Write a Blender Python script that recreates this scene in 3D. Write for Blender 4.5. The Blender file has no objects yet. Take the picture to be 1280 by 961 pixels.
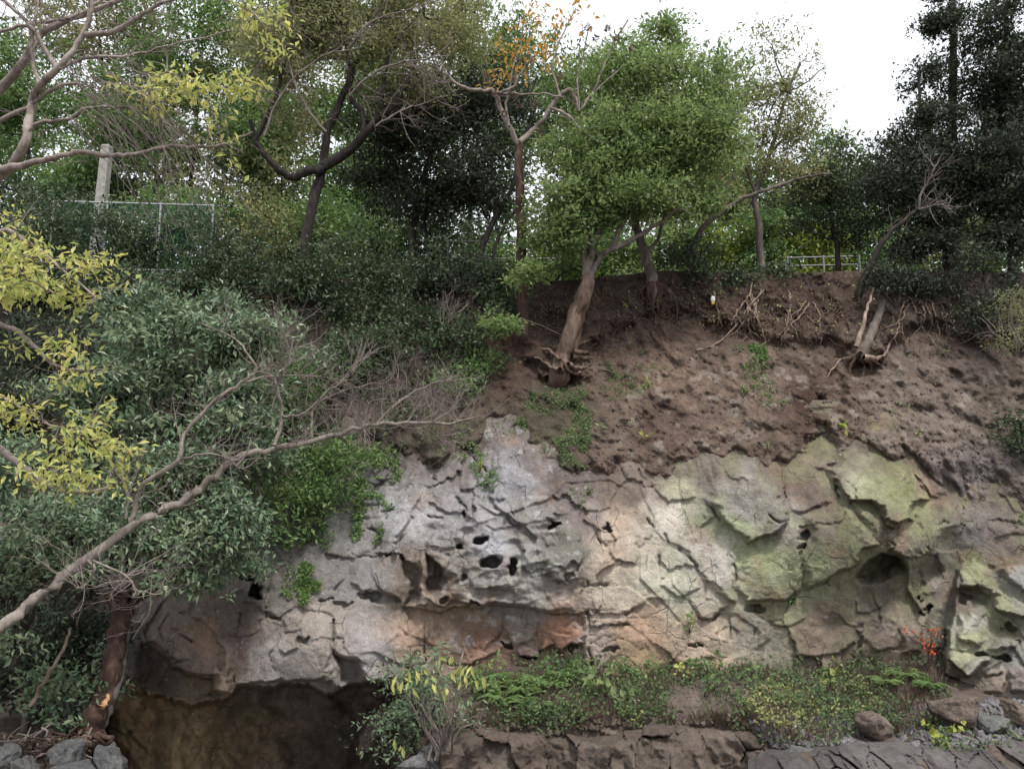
import bpy, bmesh, math
import numpy as np

S = bpy.context.scene
COL = S.collection
rng = np.random.default_rng(11)

# ------------------------------------------------------------------ camera, sky, sun, exposure
F = 1000.0                                   # focal length in photograph pixels (1280 wide)
PITCH = math.radians(8.0)
cam_d = bpy.data.cameras.new('camera'); cam = bpy.data.objects.new('camera', cam_d); COL.objects.link(cam)
cam.location = (0, 0, 0); cam.rotation_euler = (math.radians(90) + PITCH, 0, 0)
cam_d.sensor_width = 36.0; cam_d.lens = 36.0 * F / 1280.0
cam_d.clip_start = 0.1; cam_d.clip_end = 2000
S.camera = cam

SUN_EL, SUN_AZ = math.radians(64), math.radians(150)      # azimuth clockwise from +Y: behind the viewer, a little right
W = bpy.data.worlds.new('World'); S.world = W; W.use_nodes = True
nt = W.node_tree; nt.nodes.clear()
sky = nt.nodes.new('ShaderNodeTexSky'); sky.sky_type = 'NISHITA'; sky.sun_disc = False
sky.sun_elevation = SUN_EL; sky.sun_rotation = SUN_AZ; sky.dust_density = 3.0; sky.air_density = 1.0
cl = nt.nodes.new('ShaderNodeRGB'); cl.outputs[0].default_value = (5.7, 5.8, 6.0, 1)     # closed bright cloud cover
mx = nt.nodes.new('ShaderNodeMix'); mx.data_type = 'RGBA'; mx.inputs[0].default_value = 0.85
bg = nt.nodes.new('ShaderNodeBackground'); bg.inputs[1].default_value = 0.10
wo = nt.nodes.new('ShaderNodeOutputWorld')
nt.links.new(sky.outputs[0], mx.inputs[6]); nt.links.new(cl.outputs[0], mx.inputs[7])
nt.links.new(mx.outputs[2], bg.inputs[0]); nt.links.new(bg.outputs[0], wo.inputs[0])

sd = bpy.data.lights.new('sun', 'SUN'); sun = bpy.data.objects.new('sun', sd); COL.objects.link(sun)
sd.energy = 1.5; sd.angle = math.radians(10); sd.color = (1.0, 0.96, 0.9)
sun.location = (8, -20, 30)
sun.rotation_euler = (math.radians(90) - SUN_EL, 0, math.radians(180) - SUN_AZ + math.radians(180) - math.radians(180))
_d = np.array([math.sin(SUN_AZ) * math.cos(SUN_EL), math.cos(SUN_AZ) * math.cos(SUN_EL), math.sin(SUN_EL)])
from mathutils import Vector
sun.rotation_euler = Vector(_d).to_track_quat('Z', 'Y').to_euler()

S.view_settings.view_transform = 'Standard'; S.view_settings.look = 'None'
S.view_settings.exposure = 1.3; S.view_settings.gamma = 1.0
S.render.engine = 'CYCLES'
S.cycles.max_bounces = 5; S.cycles.diffuse_bounces = 3; S.cycles.glossy_bounces = 2
S.cycles.transmission_bounces = 3; S.cycles.transparent_max_bounces = 4
S.cycles.use_denoising = True

# ------------------------------------------------------------------ numpy helpers
CP, SP = math.cos(PITCH), math.sin(PITCH)
def P(px, py, Y):
    """world point seen at photograph pixel (px, py) at world depth Y"""
    px = np.asarray(px, float); py = np.asarray(py, float); Y = np.asarray(Y, float)
    cx = (px - 640.0) / F; cz = -(py - 480.5) / F
    dy = CP - SP * cz; dz = SP + CP * cz
    k = Y / dy
    return np.stack(np.broadcast_arrays(cx * k, Y, dz * k), -1)

def hsh(ix, iy, iz, seed):
    h = (ix * 374761393 + iy * 668265263 + iz * 2147483647 + seed * 974634599) & 0xFFFFFFFF
    h = ((h ^ (h >> 13)) * 1274126177) & 0xFFFFFFFF
    h = ((h ^ (h >> 16)) * 2246822519) & 0xFFFFFFFF
    return ((h ^ (h >> 15)) & 0xFFFFFF) / float(0xFFFFFF)

def vnoise(p, seed=0):
    i = np.floor(p).astype(np.int64); f = p - i; f = f * f * (3 - 2 * f)
    out = 0
    for dx in (0, 1):
        wx = f[..., 0] if dx else 1 - f[..., 0]
        for dy in (0, 1):
            wy = f[..., 1] if dy else 1 - f[..., 1]
            for dz in (0, 1):
                wz = f[..., 2] if dz else 1 - f[..., 2]
                out = out + wx * wy * wz * hsh(i[..., 0] + dx, i[..., 1] + dy, i[..., 2] + dz, seed)
    return out * 2 - 1

def fbm(p, octv=4, seed=0, gain=0.5):
    a, s, t = 1.0, 0.0, 0.0
    for o in range(octv):
        s = s + a * vnoise(p * (2.03 ** o) + o * 17.3, seed + o); t += a; a *= gain
    return s / t

def worley(x, z, seed):
    """2-D cellular: F1, F2, offset to the nearest centre, three random numbers of that cell"""
    ix = np.floor(x).astype(np.int64); iz = np.floor(z).astype(np.int64)
    f1 = np.full(x.shape, 1e9); f2 = np.full(x.shape, 1e9)
    ox = np.zeros(x.shape); oz = np.zeros(x.shape); ci = np.zeros(x.shape, np.int64); cj = np.zeros(x.shape, np.int64)
    for a in (-1, 0, 1):
        for b in (-1, 0, 1):
            i, j = ix + a, iz + b
            dx = i + 0.1 + 0.8 * hsh(i, j, 1, seed) - x; dz = j + 0.1 + 0.8 * hsh(i, j, 2, seed) - z
            d = dx * dx + dz * dz
            m = d < f1
            f2 = np.where(m, f1, np.minimum(f2, d)); f1 = np.where(m, d, f1)
            ox = np.where(m, -dx, ox); oz = np.where(m, -dz, oz); ci = np.where(m, i, ci); cj = np.where(m, j, cj)
    return np.sqrt(f1), np.sqrt(f2), ox, oz, hsh(ci, cj, 3, seed), hsh(ci, cj, 4, seed), hsh(ci, cj, 5, seed)

def facets(x, z, scale, seed, tilt=0.5, off=0.5):
    f1, f2, ox, oz, a, b, c = worley(x / scale, z / scale, seed)
    return ((a - .5) * 2 * tilt * ox + (b - .5) * 2 * tilt * oz + (c - .5) * off) * scale, (f2 - f1)

def slin(x, z, seed):
    """piecewise-linear noise on a triangle lattice: flat facets meeting in creases"""
    p_ = np.stack([x * .45, z * .45, 0 * x], -1); x = x + .45 * vnoise(p_, seed + 1); z = z + .45 * vnoise(p_ + 31.7, seed + 2)
    s = (x + z) * 0.366; us, vs = x + s, z + s; i = np.floor(us).astype(np.int64); j = np.floor(vs).astype(np.int64); u, v = us - i, vs - j
    h00 = hsh(i, j, 7, seed); h11 = hsh(i + 1, j + 1, 7, seed); h10 = hsh(i + 1, j, 7, seed); h01 = hsh(i, j + 1, 7, seed)
    return np.where(u > v, h00 * (1 - u) + h10 * (u - v) + h11 * v, h00 * (1 - v) + h01 * (v - u) + h11 * u) * 2 - 1

def sstep(a, b, x):
    t = np.clip((x - a) / (b - a), 0, 1); return t * t * (3 - 2 * t)

def poly_sd(px, py, poly):
    """signed distance in pixels, positive inside"""
    poly = np.asarray(poly, float); n = len(poly)
    d = np.full(px.shape, 1e9); ins = np.zeros(px.shape, bool)
    for k in range(n):
        x0, y0 = poly[k]; x1, y1 = poly[(k + 1) % n]
        ex, ey = x1 - x0, y1 - y0
        t = np.clip(((px - x0) * ex + (py - y0) * ey) / (ex * ex + ey * ey + 1e-9), 0, 1)
        d = np.minimum(d, np.hypot(px - x0 - t * ex, py - y0 - t * ey))
        if y0 != y1:
            c = ((y0 > py) != (y1 > py)) & (px < (x1 - x0) * (py - y0) / (y1 - y0) + x0); ins ^= c
    return np.where(ins, d, -d)

def line_d(px, py, pts):
    d = np.full(px.shape, 1e9)
    for (x0, y0), (x1, y1) in zip(pts[:-1], pts[1:]):
        ex, ey = x1 - x0, y1 - y0
        t = np.clip(((px - x0) * ex + (py - y0) * ey) / (ex * ex + ey * ey + 1e-9), 0, 1)
        d = np.minimum(d, np.hypot(px - x0 - t * ex, py - y0 - t * ey))
    return d

def lin(c):
    c = np.asarray(c, float) / 255.0
    return np.where(c <= 0.04045, c / 12.92, ((c + 0.055) / 1.055) ** 2.4)

def idw(px, py, ctl, power=3.2):
    num = np.zeros(px.shape + (3,)); den = np.zeros(px.shape)
    for x, y, c in ctl:
        w = 1.0 / ((px - x) ** 2 + (py - y) ** 2 + 60.0) ** (power / 2)
        num += w[..., None] * lin(c); den += w
    return num / den[..., None]

def nrm(v): return v / (np.linalg.norm(v, axis=-1, keepdims=True) + 1e-9)

# ------------------------------------------------------------------ mesh / object helpers
def mesh_np(name, V, Fc, mat=None, smooth=False, col=None):
    V = np.asarray(V, np.float32).reshape(-1, 3); Fc = np.asarray(Fc, np.int32)
    n = Fc.shape[1]; m = bpy.data.meshes.new(name)
    m.vertices.add(len(V)); m.vertices.foreach_set('co', V.ravel())
    m.loops.add(Fc.size); m.loops.foreach_set('vertex_index', Fc.ravel())
    m.polygons.add(len(Fc)); m.polygons.foreach_set('loop_start', np.arange(0, Fc.size, n, dtype=np.int32))
    m.polygons.foreach_set('use_smooth', np.full(len(Fc), smooth))
    if col is not None:
        a = m.color_attributes.new('tint', 'FLOAT_COLOR', 'POINT')
        c4 = np.ones((len(V), 4), np.float32); c4[:, :3] = col; a.data.foreach_set('color', c4.ravel())
    m.update(calc_edges=True)
    if mat: m.materials.append(mat)
    return m

def link(name, me, parent=None, loc=None):
    o = bpy.data.objects.new(name, me); COL.objects.link(o)
    if parent is not None: o.parent = parent
    if loc is not None: o.location = loc
    return o

def tag(o, label=None, cat=None, group=None, kind=None):
    if label: o['label'] = label
    if cat: o['category'] = cat
    if group: o['group'] = group
    if kind: o['kind'] = kind
    return o

def thing(name, label, cat, group=None, loc=(0, 0, 0)):
    return tag(link(name, None, None, loc), label, cat, group)

class Geo:
    """collects triangles/quads (quads only if all quads)"""
    def __init__(s): s.v = []; s.f = []; s.n = 0
    def add(s, v, f):
        v = np.asarray(v, float).reshape(-1, 3); s.v.append(v); s.f.append(np.asarray(f) + s.n); s.n += len(v)
    def tube(s, pts, rad, sides=6, cap=True):
        pts = np.asarray(pts, float); rad = np.broadcast_to(np.asarray(rad, float), (len(pts),))
        t = nrm(np.gradient(pts, axis=0)); ref = np.array([0.31, 0.77, 0.55])
        u = nrm(np.cross(t, ref)); w = np.cross(t, u)
        a = np.arange(sides) * 2 * np.pi / sides
        dirs = np.cos(a)[None, :, None] * u[:, None] + np.sin(a)[None, :, None] * w[:, None]
        rr = np.repeat(rad[:, None], sides, 1)
        if sides >= 7:
            k_ = .9 / max(rad.max(), .02); q_ = dirs * .9 + pts[:, None] * k_ * .55
            rr = rr * (1 + .20 * fbm(q_, 2, 5) + .08 * vnoise(q_ * 3.1, 9))
        ring = dirs * rr[..., None] + pts[:, None]
        n = len(pts); i = np.arange(n - 1)[:, None] * sides; k = np.arange(sides)[None]; k2 = (k + 1) % sides
        q = np.stack([i + k, i + k2, i + sides + k2, i + sides + k], -1).reshape(-1, 4)
        s.add(ring, q)
    def build(s, name, mat, parent=None, smooth=True, origin=None):
        if not s.n: return None
        V = np.concatenate(s.v)
        if origin is not None: V = V - np.asarray(origin)
        o = link(name, mesh_np(name, V, np.concatenate(s.f), mat, smooth), parent)
        return o

def smooth_line(pts, sub=5, jit=0.0, rg=None):
    """Catmull-Rom through rows (x,y,z,r)"""
    pts = np.asarray(pts, float); n = len(pts)
    if n < 2: return pts
    e = np.vstack([2 * pts[0] - pts[1], pts, 2 * pts[-1] - pts[-2]]); out = []
    for i in range(n - 1):
        p0, p1, p2, p3 = e[i:i + 4]
        for t in np.arange(sub) / sub:
            out.append(0.5 * (2 * p1 + (p2 - p0) * t + (2 * p0 - 5 * p1 + 4 * p2 - p3) * t * t + (3 * p1 - p0 - 3 * p2 + p3) * t ** 3))
    out.append(pts[-1]); out = np.array(out)
    if jit and rg is not None: out[1:-1, :3] += rg.normal(0, jit, (len(out) - 2, 3))
    return out

def limb(pxl, Y0, Y1=None, r0=4, r1=1.5, sub=4, jit=0.012):
    """pixel polyline -> rows x,y,z,r(m). Radii in px at that depth"""
    n = len(pxl); Y1 = Y0 if Y1 is None else Y1
    t = np.linspace(0, 1, n); Y = Y0 + (Y1 - Y0) * t
    if n > 3: Y = Y + rng.normal(0, 0.06, n) * (t > 0) 
    r = (r0 + (r1 - r0) * t) * Y / F
    a = np.array(pxl, float); X = P(a[:, 0], a[:, 1], Y)
    L = smooth_line(np.column_stack([X, r]), sub, jit, rng); L[:, 3] = np.maximum(L[:, 3], 0.003)
    return L

# ------------------------------------------------------------------ materials
def newmat(name):
    m = bpy.data.materials.new(name); m.use_nodes = True; nt = m.node_tree; nt.nodes.clear()
    return m, nt
def N(nt, typ, **kw):
    n = nt.nodes.new(typ)
    for k, v in kw.items():
        if k.startswith('i_'):
            key = k[2:]; key = int(key) if key.isdigit() else key.replace('_', ' ')
            n.inputs[key].default_value = v
        else: setattr(n, k, v)
    return n
def ramp(nt, stops):
    r = nt.nodes.new('ShaderNodeValToRGB'); e = r.color_ramp.elements
    while len(e) < len(stops): e.new(0.5)
    for k, (p, c) in enumerate(stops): e[k].position = p; e[k].color = (*c, 1)
    return r

def leaf_mat(name, stops, rough=0.5, trans=0.35, scale=0.7, spec=0.35):
    m, nt = newmat(name); L = nt.links.new
    g = N(nt, 'ShaderNodeNewGeometry'); tc = N(nt, 'ShaderNodeTexCoord')
    no = N(nt, 'ShaderNodeTexNoise', i_Scale=scale, i_Detail=2.0)
    L(tc.outputs['Object'], no.inputs['Vector'])
    a = N(nt, 'ShaderNodeMath', operation='MULTIPLY_ADD'); a.inputs[1].default_value = 0.55; 
    L(g.outputs['Random Per Island'], a.inputs[0])
    b = N(nt, 'ShaderNodeMath', operation='MULTIPLY'); b.inputs[1].default_value = 0.5
    L(no.outputs[0], b.inputs[0]); L(b.outputs[0], a.inputs[2])
    r = ramp(nt, stops); L(a.outputs[0], r.inputs[0])
    p = N(nt, 'ShaderNodeBsdfPrincipled'); p.inputs['Roughness'].default_value = rough; p.inputs['Specular IOR Level'].default_value = spec
    t = N(nt, 'ShaderNodeBsdfTranslucent'); mixs = N(nt, 'ShaderNodeMixShader'); mixs.inputs[0].default_value = trans
    hs = N(nt, 'ShaderNodeHueSaturation'); hs.inputs['Saturation'].default_value = 1.1; hs.inputs['Value'].default_value = 1.25
    L(r.outputs[0], p.inputs['Base Color']); L(r.outputs[0], hs.inputs['Color']); L(hs.outputs[0], t.inputs['Color'])
    L(p.outputs[0], mixs.inputs[1]); L(t.outputs[0], mixs.inputs[2])
    o = N(nt, 'ShaderNodeOutputMaterial'); L(mixs.outputs[0], o.inputs[0])
    return m

def bark_mat(name, c0, c1, c2, scale=9.0, bump=0.6):
    m, nt = newmat(name); L = nt.links.new
    tc = N(nt, 'ShaderNodeTexCoord')
    mp = N(nt, 'ShaderNodeMapping'); mp.inputs['Scale'].default_value = (1, 1, 0.35); L(tc.outputs['Object'], mp.inputs[0])
    no = N(nt, 'ShaderNodeTexNoise', i_Scale=scale, i_Detail=6.0, i_Roughness=0.7); L(mp.outputs[0], no.inputs['Vector'])
    r = ramp(nt, [(0.3, c0), (0.52, c1), (0.72, c2)]); L(no.outputs[0], r.inputs[0])
    n2 = N(nt, 'ShaderNodeTexNoise', i_Scale=scale * 5, i_Detail=4.0); L(mp.outputs[0], n2.inputs['Vector'])
    bp = N(nt, 'ShaderNodeBump', i_Strength=bump, i_Distance=0.02); L(n2.outputs[0], bp.inputs['Height'])
    p = N(nt, 'ShaderNodeBsdfPrincipled', i_Roughness=0.9); p.inputs['Specular IOR Level'].default_value = 0.15
    L(r.outputs[0], p.inputs['Base Color']); L(bp.outputs[0], p.inputs['Normal'])
    o = N(nt, 'ShaderNodeOutputMaterial'); L(p.outputs[0], o.inputs[0])
    return m

def tint_mat(name, var=0.35, s1=3.0, s2=26.0, bump=0.5, dist=0.03, rough=0.92, spots=None, const=None, s3=11.0, crack=0.0):
    """vertex tint broken up by three sizes of grain, with fine relief and optional hairline joints"""
    m, nt = newmat(name); L = nt.links.new
    tc = N(nt, 'ShaderNodeTexCoord')
    if const is None:
        at = N(nt, 'ShaderNodeVertexColor'); at.layer_name = 'tint'; base = at.outputs[0]
    else:
        rg = N(nt, 'ShaderNodeRGB'); rg.outputs[0].default_value = (*const, 1); base = rg.outputs[0]
    n1 = N(nt, 'ShaderNodeTexNoise', i_Scale=s1, i_Detail=5.0, i_Roughness=0.65); L(tc.outputs['Object'], n1.inputs['Vector'])
    n2 = N(nt, 'ShaderNodeTexNoise', i_Scale=s2, i_Detail=4.0, i_Roughness=0.75); L(tc.outputs['Object'], n2.inputs['Vector'])
    n3 = N(nt, 'ShaderNodeTexNoise', i_Scale=s3, i_Detail=5.0, i_Roughness=0.7); L(tc.outputs['Object'], n3.inputs['Vector'])
    ad = N(nt, 'ShaderNodeMath', operation='ADD'); L(n1.outputs[0], ad.inputs[0]); L(n2.outputs[0], ad.inputs[1])
    a3 = N(nt, 'ShaderNodeMath', operation='ADD'); L(ad.outputs[0], a3.inputs[0]); L(n3.outputs[0], a3.inputs[1])
    mr = N(nt, 'ShaderNodeMapRange'); mr.inputs[1].default_value = 1.1; mr.inputs[2].default_value = 1.9
    mr.inputs[3].default_value = 1 - var; mr.inputs[4].default_value = 1 + var; L(a3.outputs[0], mr.inputs[0])
    mu = N(nt, 'ShaderNodeMix', data_type='RGBA', blend_type='MULTIPLY'); mu.inputs[0].default_value = 1.0
    L(base, mu.inputs[6]); L(mr.outputs[0], mu.inputs[7])
    outc = mu.outputs[2]
    if spots:
        vo = N(nt, 'ShaderNodeTexNoise', i_Scale=spots[0], i_Detail=4.0, i_Roughness=0.6); L(tc.outputs['Object'], vo.inputs['Vector'])
        rr = ramp(nt, [(spots[1], (0, 0, 0)), (spots[1] + 0.05, (1, 1, 1))]); L(vo.outputs[0], rr.inputs[0])
        m2 = N(nt, 'ShaderNodeMix', data_type='RGBA'); mm = N(nt, 'ShaderNodeMath', operation='MULTIPLY'); mm.inputs[1].default_value = spots[3]
        L(rr.outputs[0], mm.inputs[0]); L(mm.outputs[0], m2.inputs[0]); L(outc, m2.inputs[6]); m2.inputs[7].default_value = (*spots[2], 1)
        outc = m2.outputs[2]
    b2 = N(nt, 'ShaderNodeMath', operation='MULTIPLY_ADD'); b2.inputs[1].default_value = 0.45; L(n2.outputs[0], b2.inputs[0]); L(n3.outputs[0], b2.inputs[2])
    hgt = b2.outputs[0]
    if crack:
        wv = N(nt, 'ShaderNodeMix', data_type='RGBA', blend_type='ADD'); wv.inputs[0].default_value = .22; L(tc.outputs['Object'], wv.inputs[6]); L(n1.outputs[1], wv.inputs[7])
        mp = N(nt, 'ShaderNodeMapping'); mp.inputs['Rotation'].default_value = (0, .35, 0); mp.inputs['Scale'].default_value = (1.15, .2, .7); L(wv.outputs[2], mp.inputs[0])
        v = N(nt, 'ShaderNodeTexVoronoi', feature='DISTANCE_TO_EDGE', i_Scale=2.3); L(mp.outputs[0], v.inputs['Vector'])
        cr = N(nt, 'ShaderNodeMapRange'); cr.inputs[1].default_value = .0; cr.inputs[2].default_value = .022; cr.inputs[3].default_value = 1; cr.inputs[4].default_value = 0; L(v.outputs['Distance'], cr.inputs[0])
        mk = N(nt, 'ShaderNodeTexNoise', i_Scale=1.7, i_Detail=2.0); L(tc.outputs['Object'], mk.inputs['Vector'])
        mr2 = ramp(nt, [(.54, (0, 0, 0)), (.62, (1, 1, 1))]); L(mk.outputs[0], mr2.inputs[0])
        cm = N(nt, 'ShaderNodeMath', operation='MULTIPLY'); L(cr.outputs[0], cm.inputs[0]); L(mr2.outputs[0], cm.inputs[1])
        hs_ = N(nt, 'ShaderNodeMath', operation='MULTIPLY_ADD'); hs_.inputs[1].default_value = -crack; L(cm.outputs[0], hs_.inputs[0]); L(hgt, hs_.inputs[2]); hgt = hs_.outputs[0]
    bp = N(nt, 'ShaderNodeBump', i_Strength=bump, i_Distance=dist); L(hgt, bp.inputs['Height'])
    p = N(nt, 'ShaderNodeBsdfPrincipled', i_Roughness=rough); p.inputs['Specular IOR Level'].default_value = 0.2
    L(outc, p.inputs['Base Color']); L(bp.outputs[0], p.inputs['Normal'])
    o = N(nt, 'ShaderNodeOutputMaterial'); L(p.outputs[0], o.inputs[0])
    return m

def plain_mat(name, c, rough=0.7, metal=0.0, var=0.2):
    m = tint_mat(name, var=var, s1=8, s2=60, bump=0.15, dist=0.01, rough=rough, const=c)
    return m

M = {}
M['rock'] = tint_mat('rock', var=0.42, s1=2.6, s2=40.0, bump=0.85, dist=0.04, s3=10.0, crack=1.1, spots=(9.0, 0.66, (0.42, 0.42, 0.42), 0.45))
M['soil'] = tint_mat('soil', var=0.6, s1=5.0, s2=44.0, bump=1.0, dist=0.06, rough=1.0, s3=16.0)
M['ground'] = tint_mat('ground', var=0.5, s1=4.0, s2=40.0, bump=0.9, dist=0.04, rough=1.0)
M['brown_rock'] = tint_mat('brown_rock', var=0.5, s1=3.5, s2=28.0, bump=0.9, dist=0.04, const=(0.125, 0.10, 0.082), spots=(9, 0.60, (0.06, 0.05, 0.04), 0.6))
M['clod'] = tint_mat('clod', var=.5, s1=6, s2=40, bump=.5, dist=.02, rough=1., const=(.115, .09, .076))
M['grey_rock'] = tint_mat('grey_rock', var=0.45, s1=3.5, s2=28.0, bump=0.8, dist=0.03, const=(0.11, 0.11, 0.108), spots=(8, 0.62, (0.22, 0.23, 0.22), 0.5))
M['dark_shelf_rock'] = tint_mat('dark_shelf_rock', var=0.55, s1=3.5, s2=28.0, bump=1.0, dist=0.04, const=(0.16, 0.15, 0.155))
M['bark_pale'] = bark_mat('bark_pale', (0.12, 0.10, 0.085), (0.27, 0.23, 0.20), (0.42, 0.38, 0.34))
M['bark_grey'] = bark_mat('bark_grey', (0.07, 0.06, 0.05), (0.15, 0.125, 0.11), (0.26, 0.23, 0.20))
M['bark_dark'] = bark_mat('bark_dark', (0.018, 0.015, 0.013), (0.04, 0.034, 0.03), (0.085, 0.075, 0.065))
M['bark_red'] = bark_mat('bark_red', (0.03, 0.02, 0.016), (0.075, 0.047, 0.037), (0.16, 0.115, 0.092))
M['bark_root'] = bark_mat('bark_root', (0.08, 0.055, 0.04), (0.22, 0.165, 0.13), (0.38, 0.31, 0.26), 7.0)
M['twig'] = bark_mat('twig', (0.11, 0.088, 0.078), (0.20, 0.165, 0.15), (0.33, 0.29, 0.27), 4.0, 0.1)
M['bark_brown'] = bark_mat('bark_brown', (0.06, 0.038, 0.028), (0.15, 0.105, 0.082), (0.27, 0.21, 0.17), 7.0)
M['bark_long'] = bark_mat('bark_long', (0.10, 0.085, 0.07), (0.21, 0.185, 0.16), (0.33, 0.30, 0.27), 11.0)
M['twig_dark'] = bark_mat('twig_dark', (0.03, 0.024, 0.02), (0.065, 0.05, 0.042), (0.12, 0.095, 0.08), 4.0, 0.1)
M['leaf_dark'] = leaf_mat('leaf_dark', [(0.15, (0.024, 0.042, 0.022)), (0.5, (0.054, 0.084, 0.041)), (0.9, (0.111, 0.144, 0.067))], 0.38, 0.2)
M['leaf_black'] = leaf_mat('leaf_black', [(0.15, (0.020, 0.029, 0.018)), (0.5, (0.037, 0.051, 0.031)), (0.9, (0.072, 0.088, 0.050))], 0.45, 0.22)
M['leaf_shiny'] = leaf_mat('leaf_shiny', [(0.15, (0.066, 0.117, 0.068)), (0.5, (0.136, 0.200, 0.113)), (0.9, (0.257, 0.292, 0.170))], 0.42, 0.2, spec=0.45)
M['leaf_mid'] = leaf_mat('leaf_mid', [(0.15, (0.060, 0.112, 0.040)), (0.5, (0.121, 0.197, 0.069)), (0.9, (0.230, 0.314, 0.113))], 0.5, 0.35)
M['leaf_green'] = leaf_mat('leaf_green', [(0.15, (0.085, 0.14, 0.055)), (0.5, (0.19, 0.265, 0.105)), (0.9, (0.34, 0.40, 0.18))], 0.5, 0.55)
M['leaf_olive'] = leaf_mat('leaf_olive', [(0.15, (0.113, 0.129, 0.057)), (0.5, (0.214, 0.234, 0.110)), (0.9, (0.404, 0.385, 0.184))], 0.55, 0.35)
M['leaf_lime'] = leaf_mat('leaf_lime', [(0.15, (0.112, 0.172, 0.039)), (0.5, (0.224, 0.299, 0.064)), (0.9, (0.422, 0.414, 0.103))], 0.55, 0.4)
M['leaf_yellow'] = leaf_mat('leaf_yellow', [(0.15, (0.24, 0.31, 0.10)), (0.45, (0.44, 0.48, 0.17)), (0.75, (0.60, 0.57, 0.22)), (1.0, (0.58, 0.45, 0.13))], 0.5, 0.45, 1.6)
M['leaf_orange'] = leaf_mat('leaf_orange', [(0.15, (0.30, 0.17, 0.05)), (0.5, (0.50, 0.28, 0.07)), (0.9, (0.55, 0.38, 0.12))], 0.6, 0.4)
M['leaf_red'] = leaf_mat('leaf_red', [(0.15, (0.35, 0.05, 0.02)), (0.5, (0.50, 0.09, 0.035)), (0.9, (0.55, 0.16, 0.05))], 0.6, 0.35)
M['grass_dry'] = leaf_mat('grass_dry', [(0.15, (0.085, 0.062, 0.048)), (0.5, (0.15, 0.11, 0.085)), (0.9, (0.23, 0.185, 0.14))], 0.8, 0.2)
M['weed'] = leaf_mat('weed', [(0.15, (0.04, 0.075, 0.03)), (0.5, (0.08, 0.13, 0.05)), (0.9, (0.16, 0.20, 0.08))], 0.55, 0.35)
M['weed_pale'] = leaf_mat('weed_pale', [(0.15, (0.13, 0.17, 0.06)), (0.5, (0.23, 0.26, 0.10)), (0.9, (0.36, 0.34, 0.14))], 0.6, 0.35)
M['seed'] = leaf_mat('seed', [(0.15, (0.08, 0.055, 0.04)), (0.5, (0.14, 0.10, 0.075)), (0.9, (0.22, 0.16, 0.12))], 0.9, 0.1)
M['fence_green'] = plain_mat('fence_green', (0.02, 0.16, 0.12), 0.5)
M['white_paint'] = plain_mat('white_paint', (0.36, 0.37, 0.38), 0.6, var=.45)
M['concrete'] = plain_mat('concrete', (0.30, 0.29, 0.27), 0.9, var=0.5)
M['plastic_white'] = plain_mat('plastic_white', (0.7, 0.7, 0.68), 0.4)
M['plastic_yellow'] = plain_mat('plastic_yellow', (0.6, 0.42, 0.06), 0.4)
M['wood_split'] = bark_mat('wood_split', (0.28, 0.15, 0.07), (0.48, 0.28, 0.14), (0.6, 0.4, 0.22), 12.0)

# ------------------------------------------------------------------ cliff: overall depth
CTL = [(-200,480,15.4),(-200,620,13.9),(-200,900,13.0),(-200,330,17.8),
 (0,330,18.2),(0,440,16.2),(0,560,14.2),(0,700,13.5),(0,880,13.1),(0,1000,13.1),
 (150,330,18.4),(150,450,16.0),(150,600,14.0),(150,750,13.3),(150,870,13.0),(150,1000,13.0),
 (240,700,13.1),(240,860,12.5),(350,660,13.3),(350,760,12.5),(370,860,12.25),(370,1000,12.3),
 (300,330,18.2),(300,450,15.9),(300,560,14.4),(420,600,13.9),(440,700,13.1),(440,840,12.45),(440,330,18.0),(440,450,15.8),
 (520,560,14.3),(520,650,13.45),(520,760,12.95),(540,860,12.9),(540,1000,12.9),
 (600,330,17.8),(600,430,16.1),(600,490,15.2),(640,540,14.3),(640,640,13.35),(640,720,12.85),(640,790,13.0),(640,860,13.0),
 (740,330,17.6),(740,400,16.6),(740,470,15.6),(740,540,14.7),(740,610,13.95),(740,700,13.25),(740,860,13.0),
 (830,330,17.6),(830,400,16.7),(830,480,15.6),(830,590,14.2),(830,700,13.45),(830,860,13.1),
 (930,330,17.6),(930,400,16.7),(930,490,15.5),(930,580,14.1),(930,700,13.5),(930,860,13.2),
 (1050,330,17.6),(1050,400,16.7),(1050,480,15.4),(1050,560,14.3),(1050,650,13.3),(1050,720,13.3),(1050,860,13.3),
 (1130,400,16.6),(1130,490,15.3),(1130,590,13.9),(1130,680,13.15),(1120,730,13.6),(1130,830,13.35),(1130,1000,13.3),
 (1200,330,17.6),(1200,400,16.6),(1200,500,15.4),(1200,620,14.4),(1200,700,14.1),(1200,830,13.4),
 (1280,400,16.4),(1280,500,15.4),(1280,640,14.5),(1280,740,13.6),(1280,880,13.0),
 (1450,330,17.6),(1450,500,15.4),(1450,640,14.3),(1450,880,13.0),(800,1000,13.1),(1450,1000,13.0)]
_c = np.array(CTL); _p = _c[:, :2] / 200.0
def _phi(r): return np.where(r > 1e-9, r * r * np.log(r + 1e-12), 0)
_n = len(_c); _A = np.zeros((_n + 3, _n + 3)); _K = _phi(np.linalg.norm(_p[:, None] - _p[None], axis=-1))
_A[:_n, :_n] = _K + np.eye(_n) * 0.02; _A[:_n, _n] = 1; _A[:_n, _n + 1:] = _p; _A[_n, :_n] = 1; _A[_n + 1:, :_n] = _p.T
_w = np.linalg.solve(_A, np.concatenate([_c[:, 2], [0, 0, 0]]))
def macroY(px, py):
    x = np.asarray(px, float) / 200.0; y = np.asarray(py, float) / 200.0
    o = _w[_n] + _w[_n + 1] * x + _w[_n + 2] * y
    for k in range(_n): o = o + _w[k] * _phi(np.hypot(x - _p[k, 0], y - _p[k, 1]))
    return o

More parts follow.
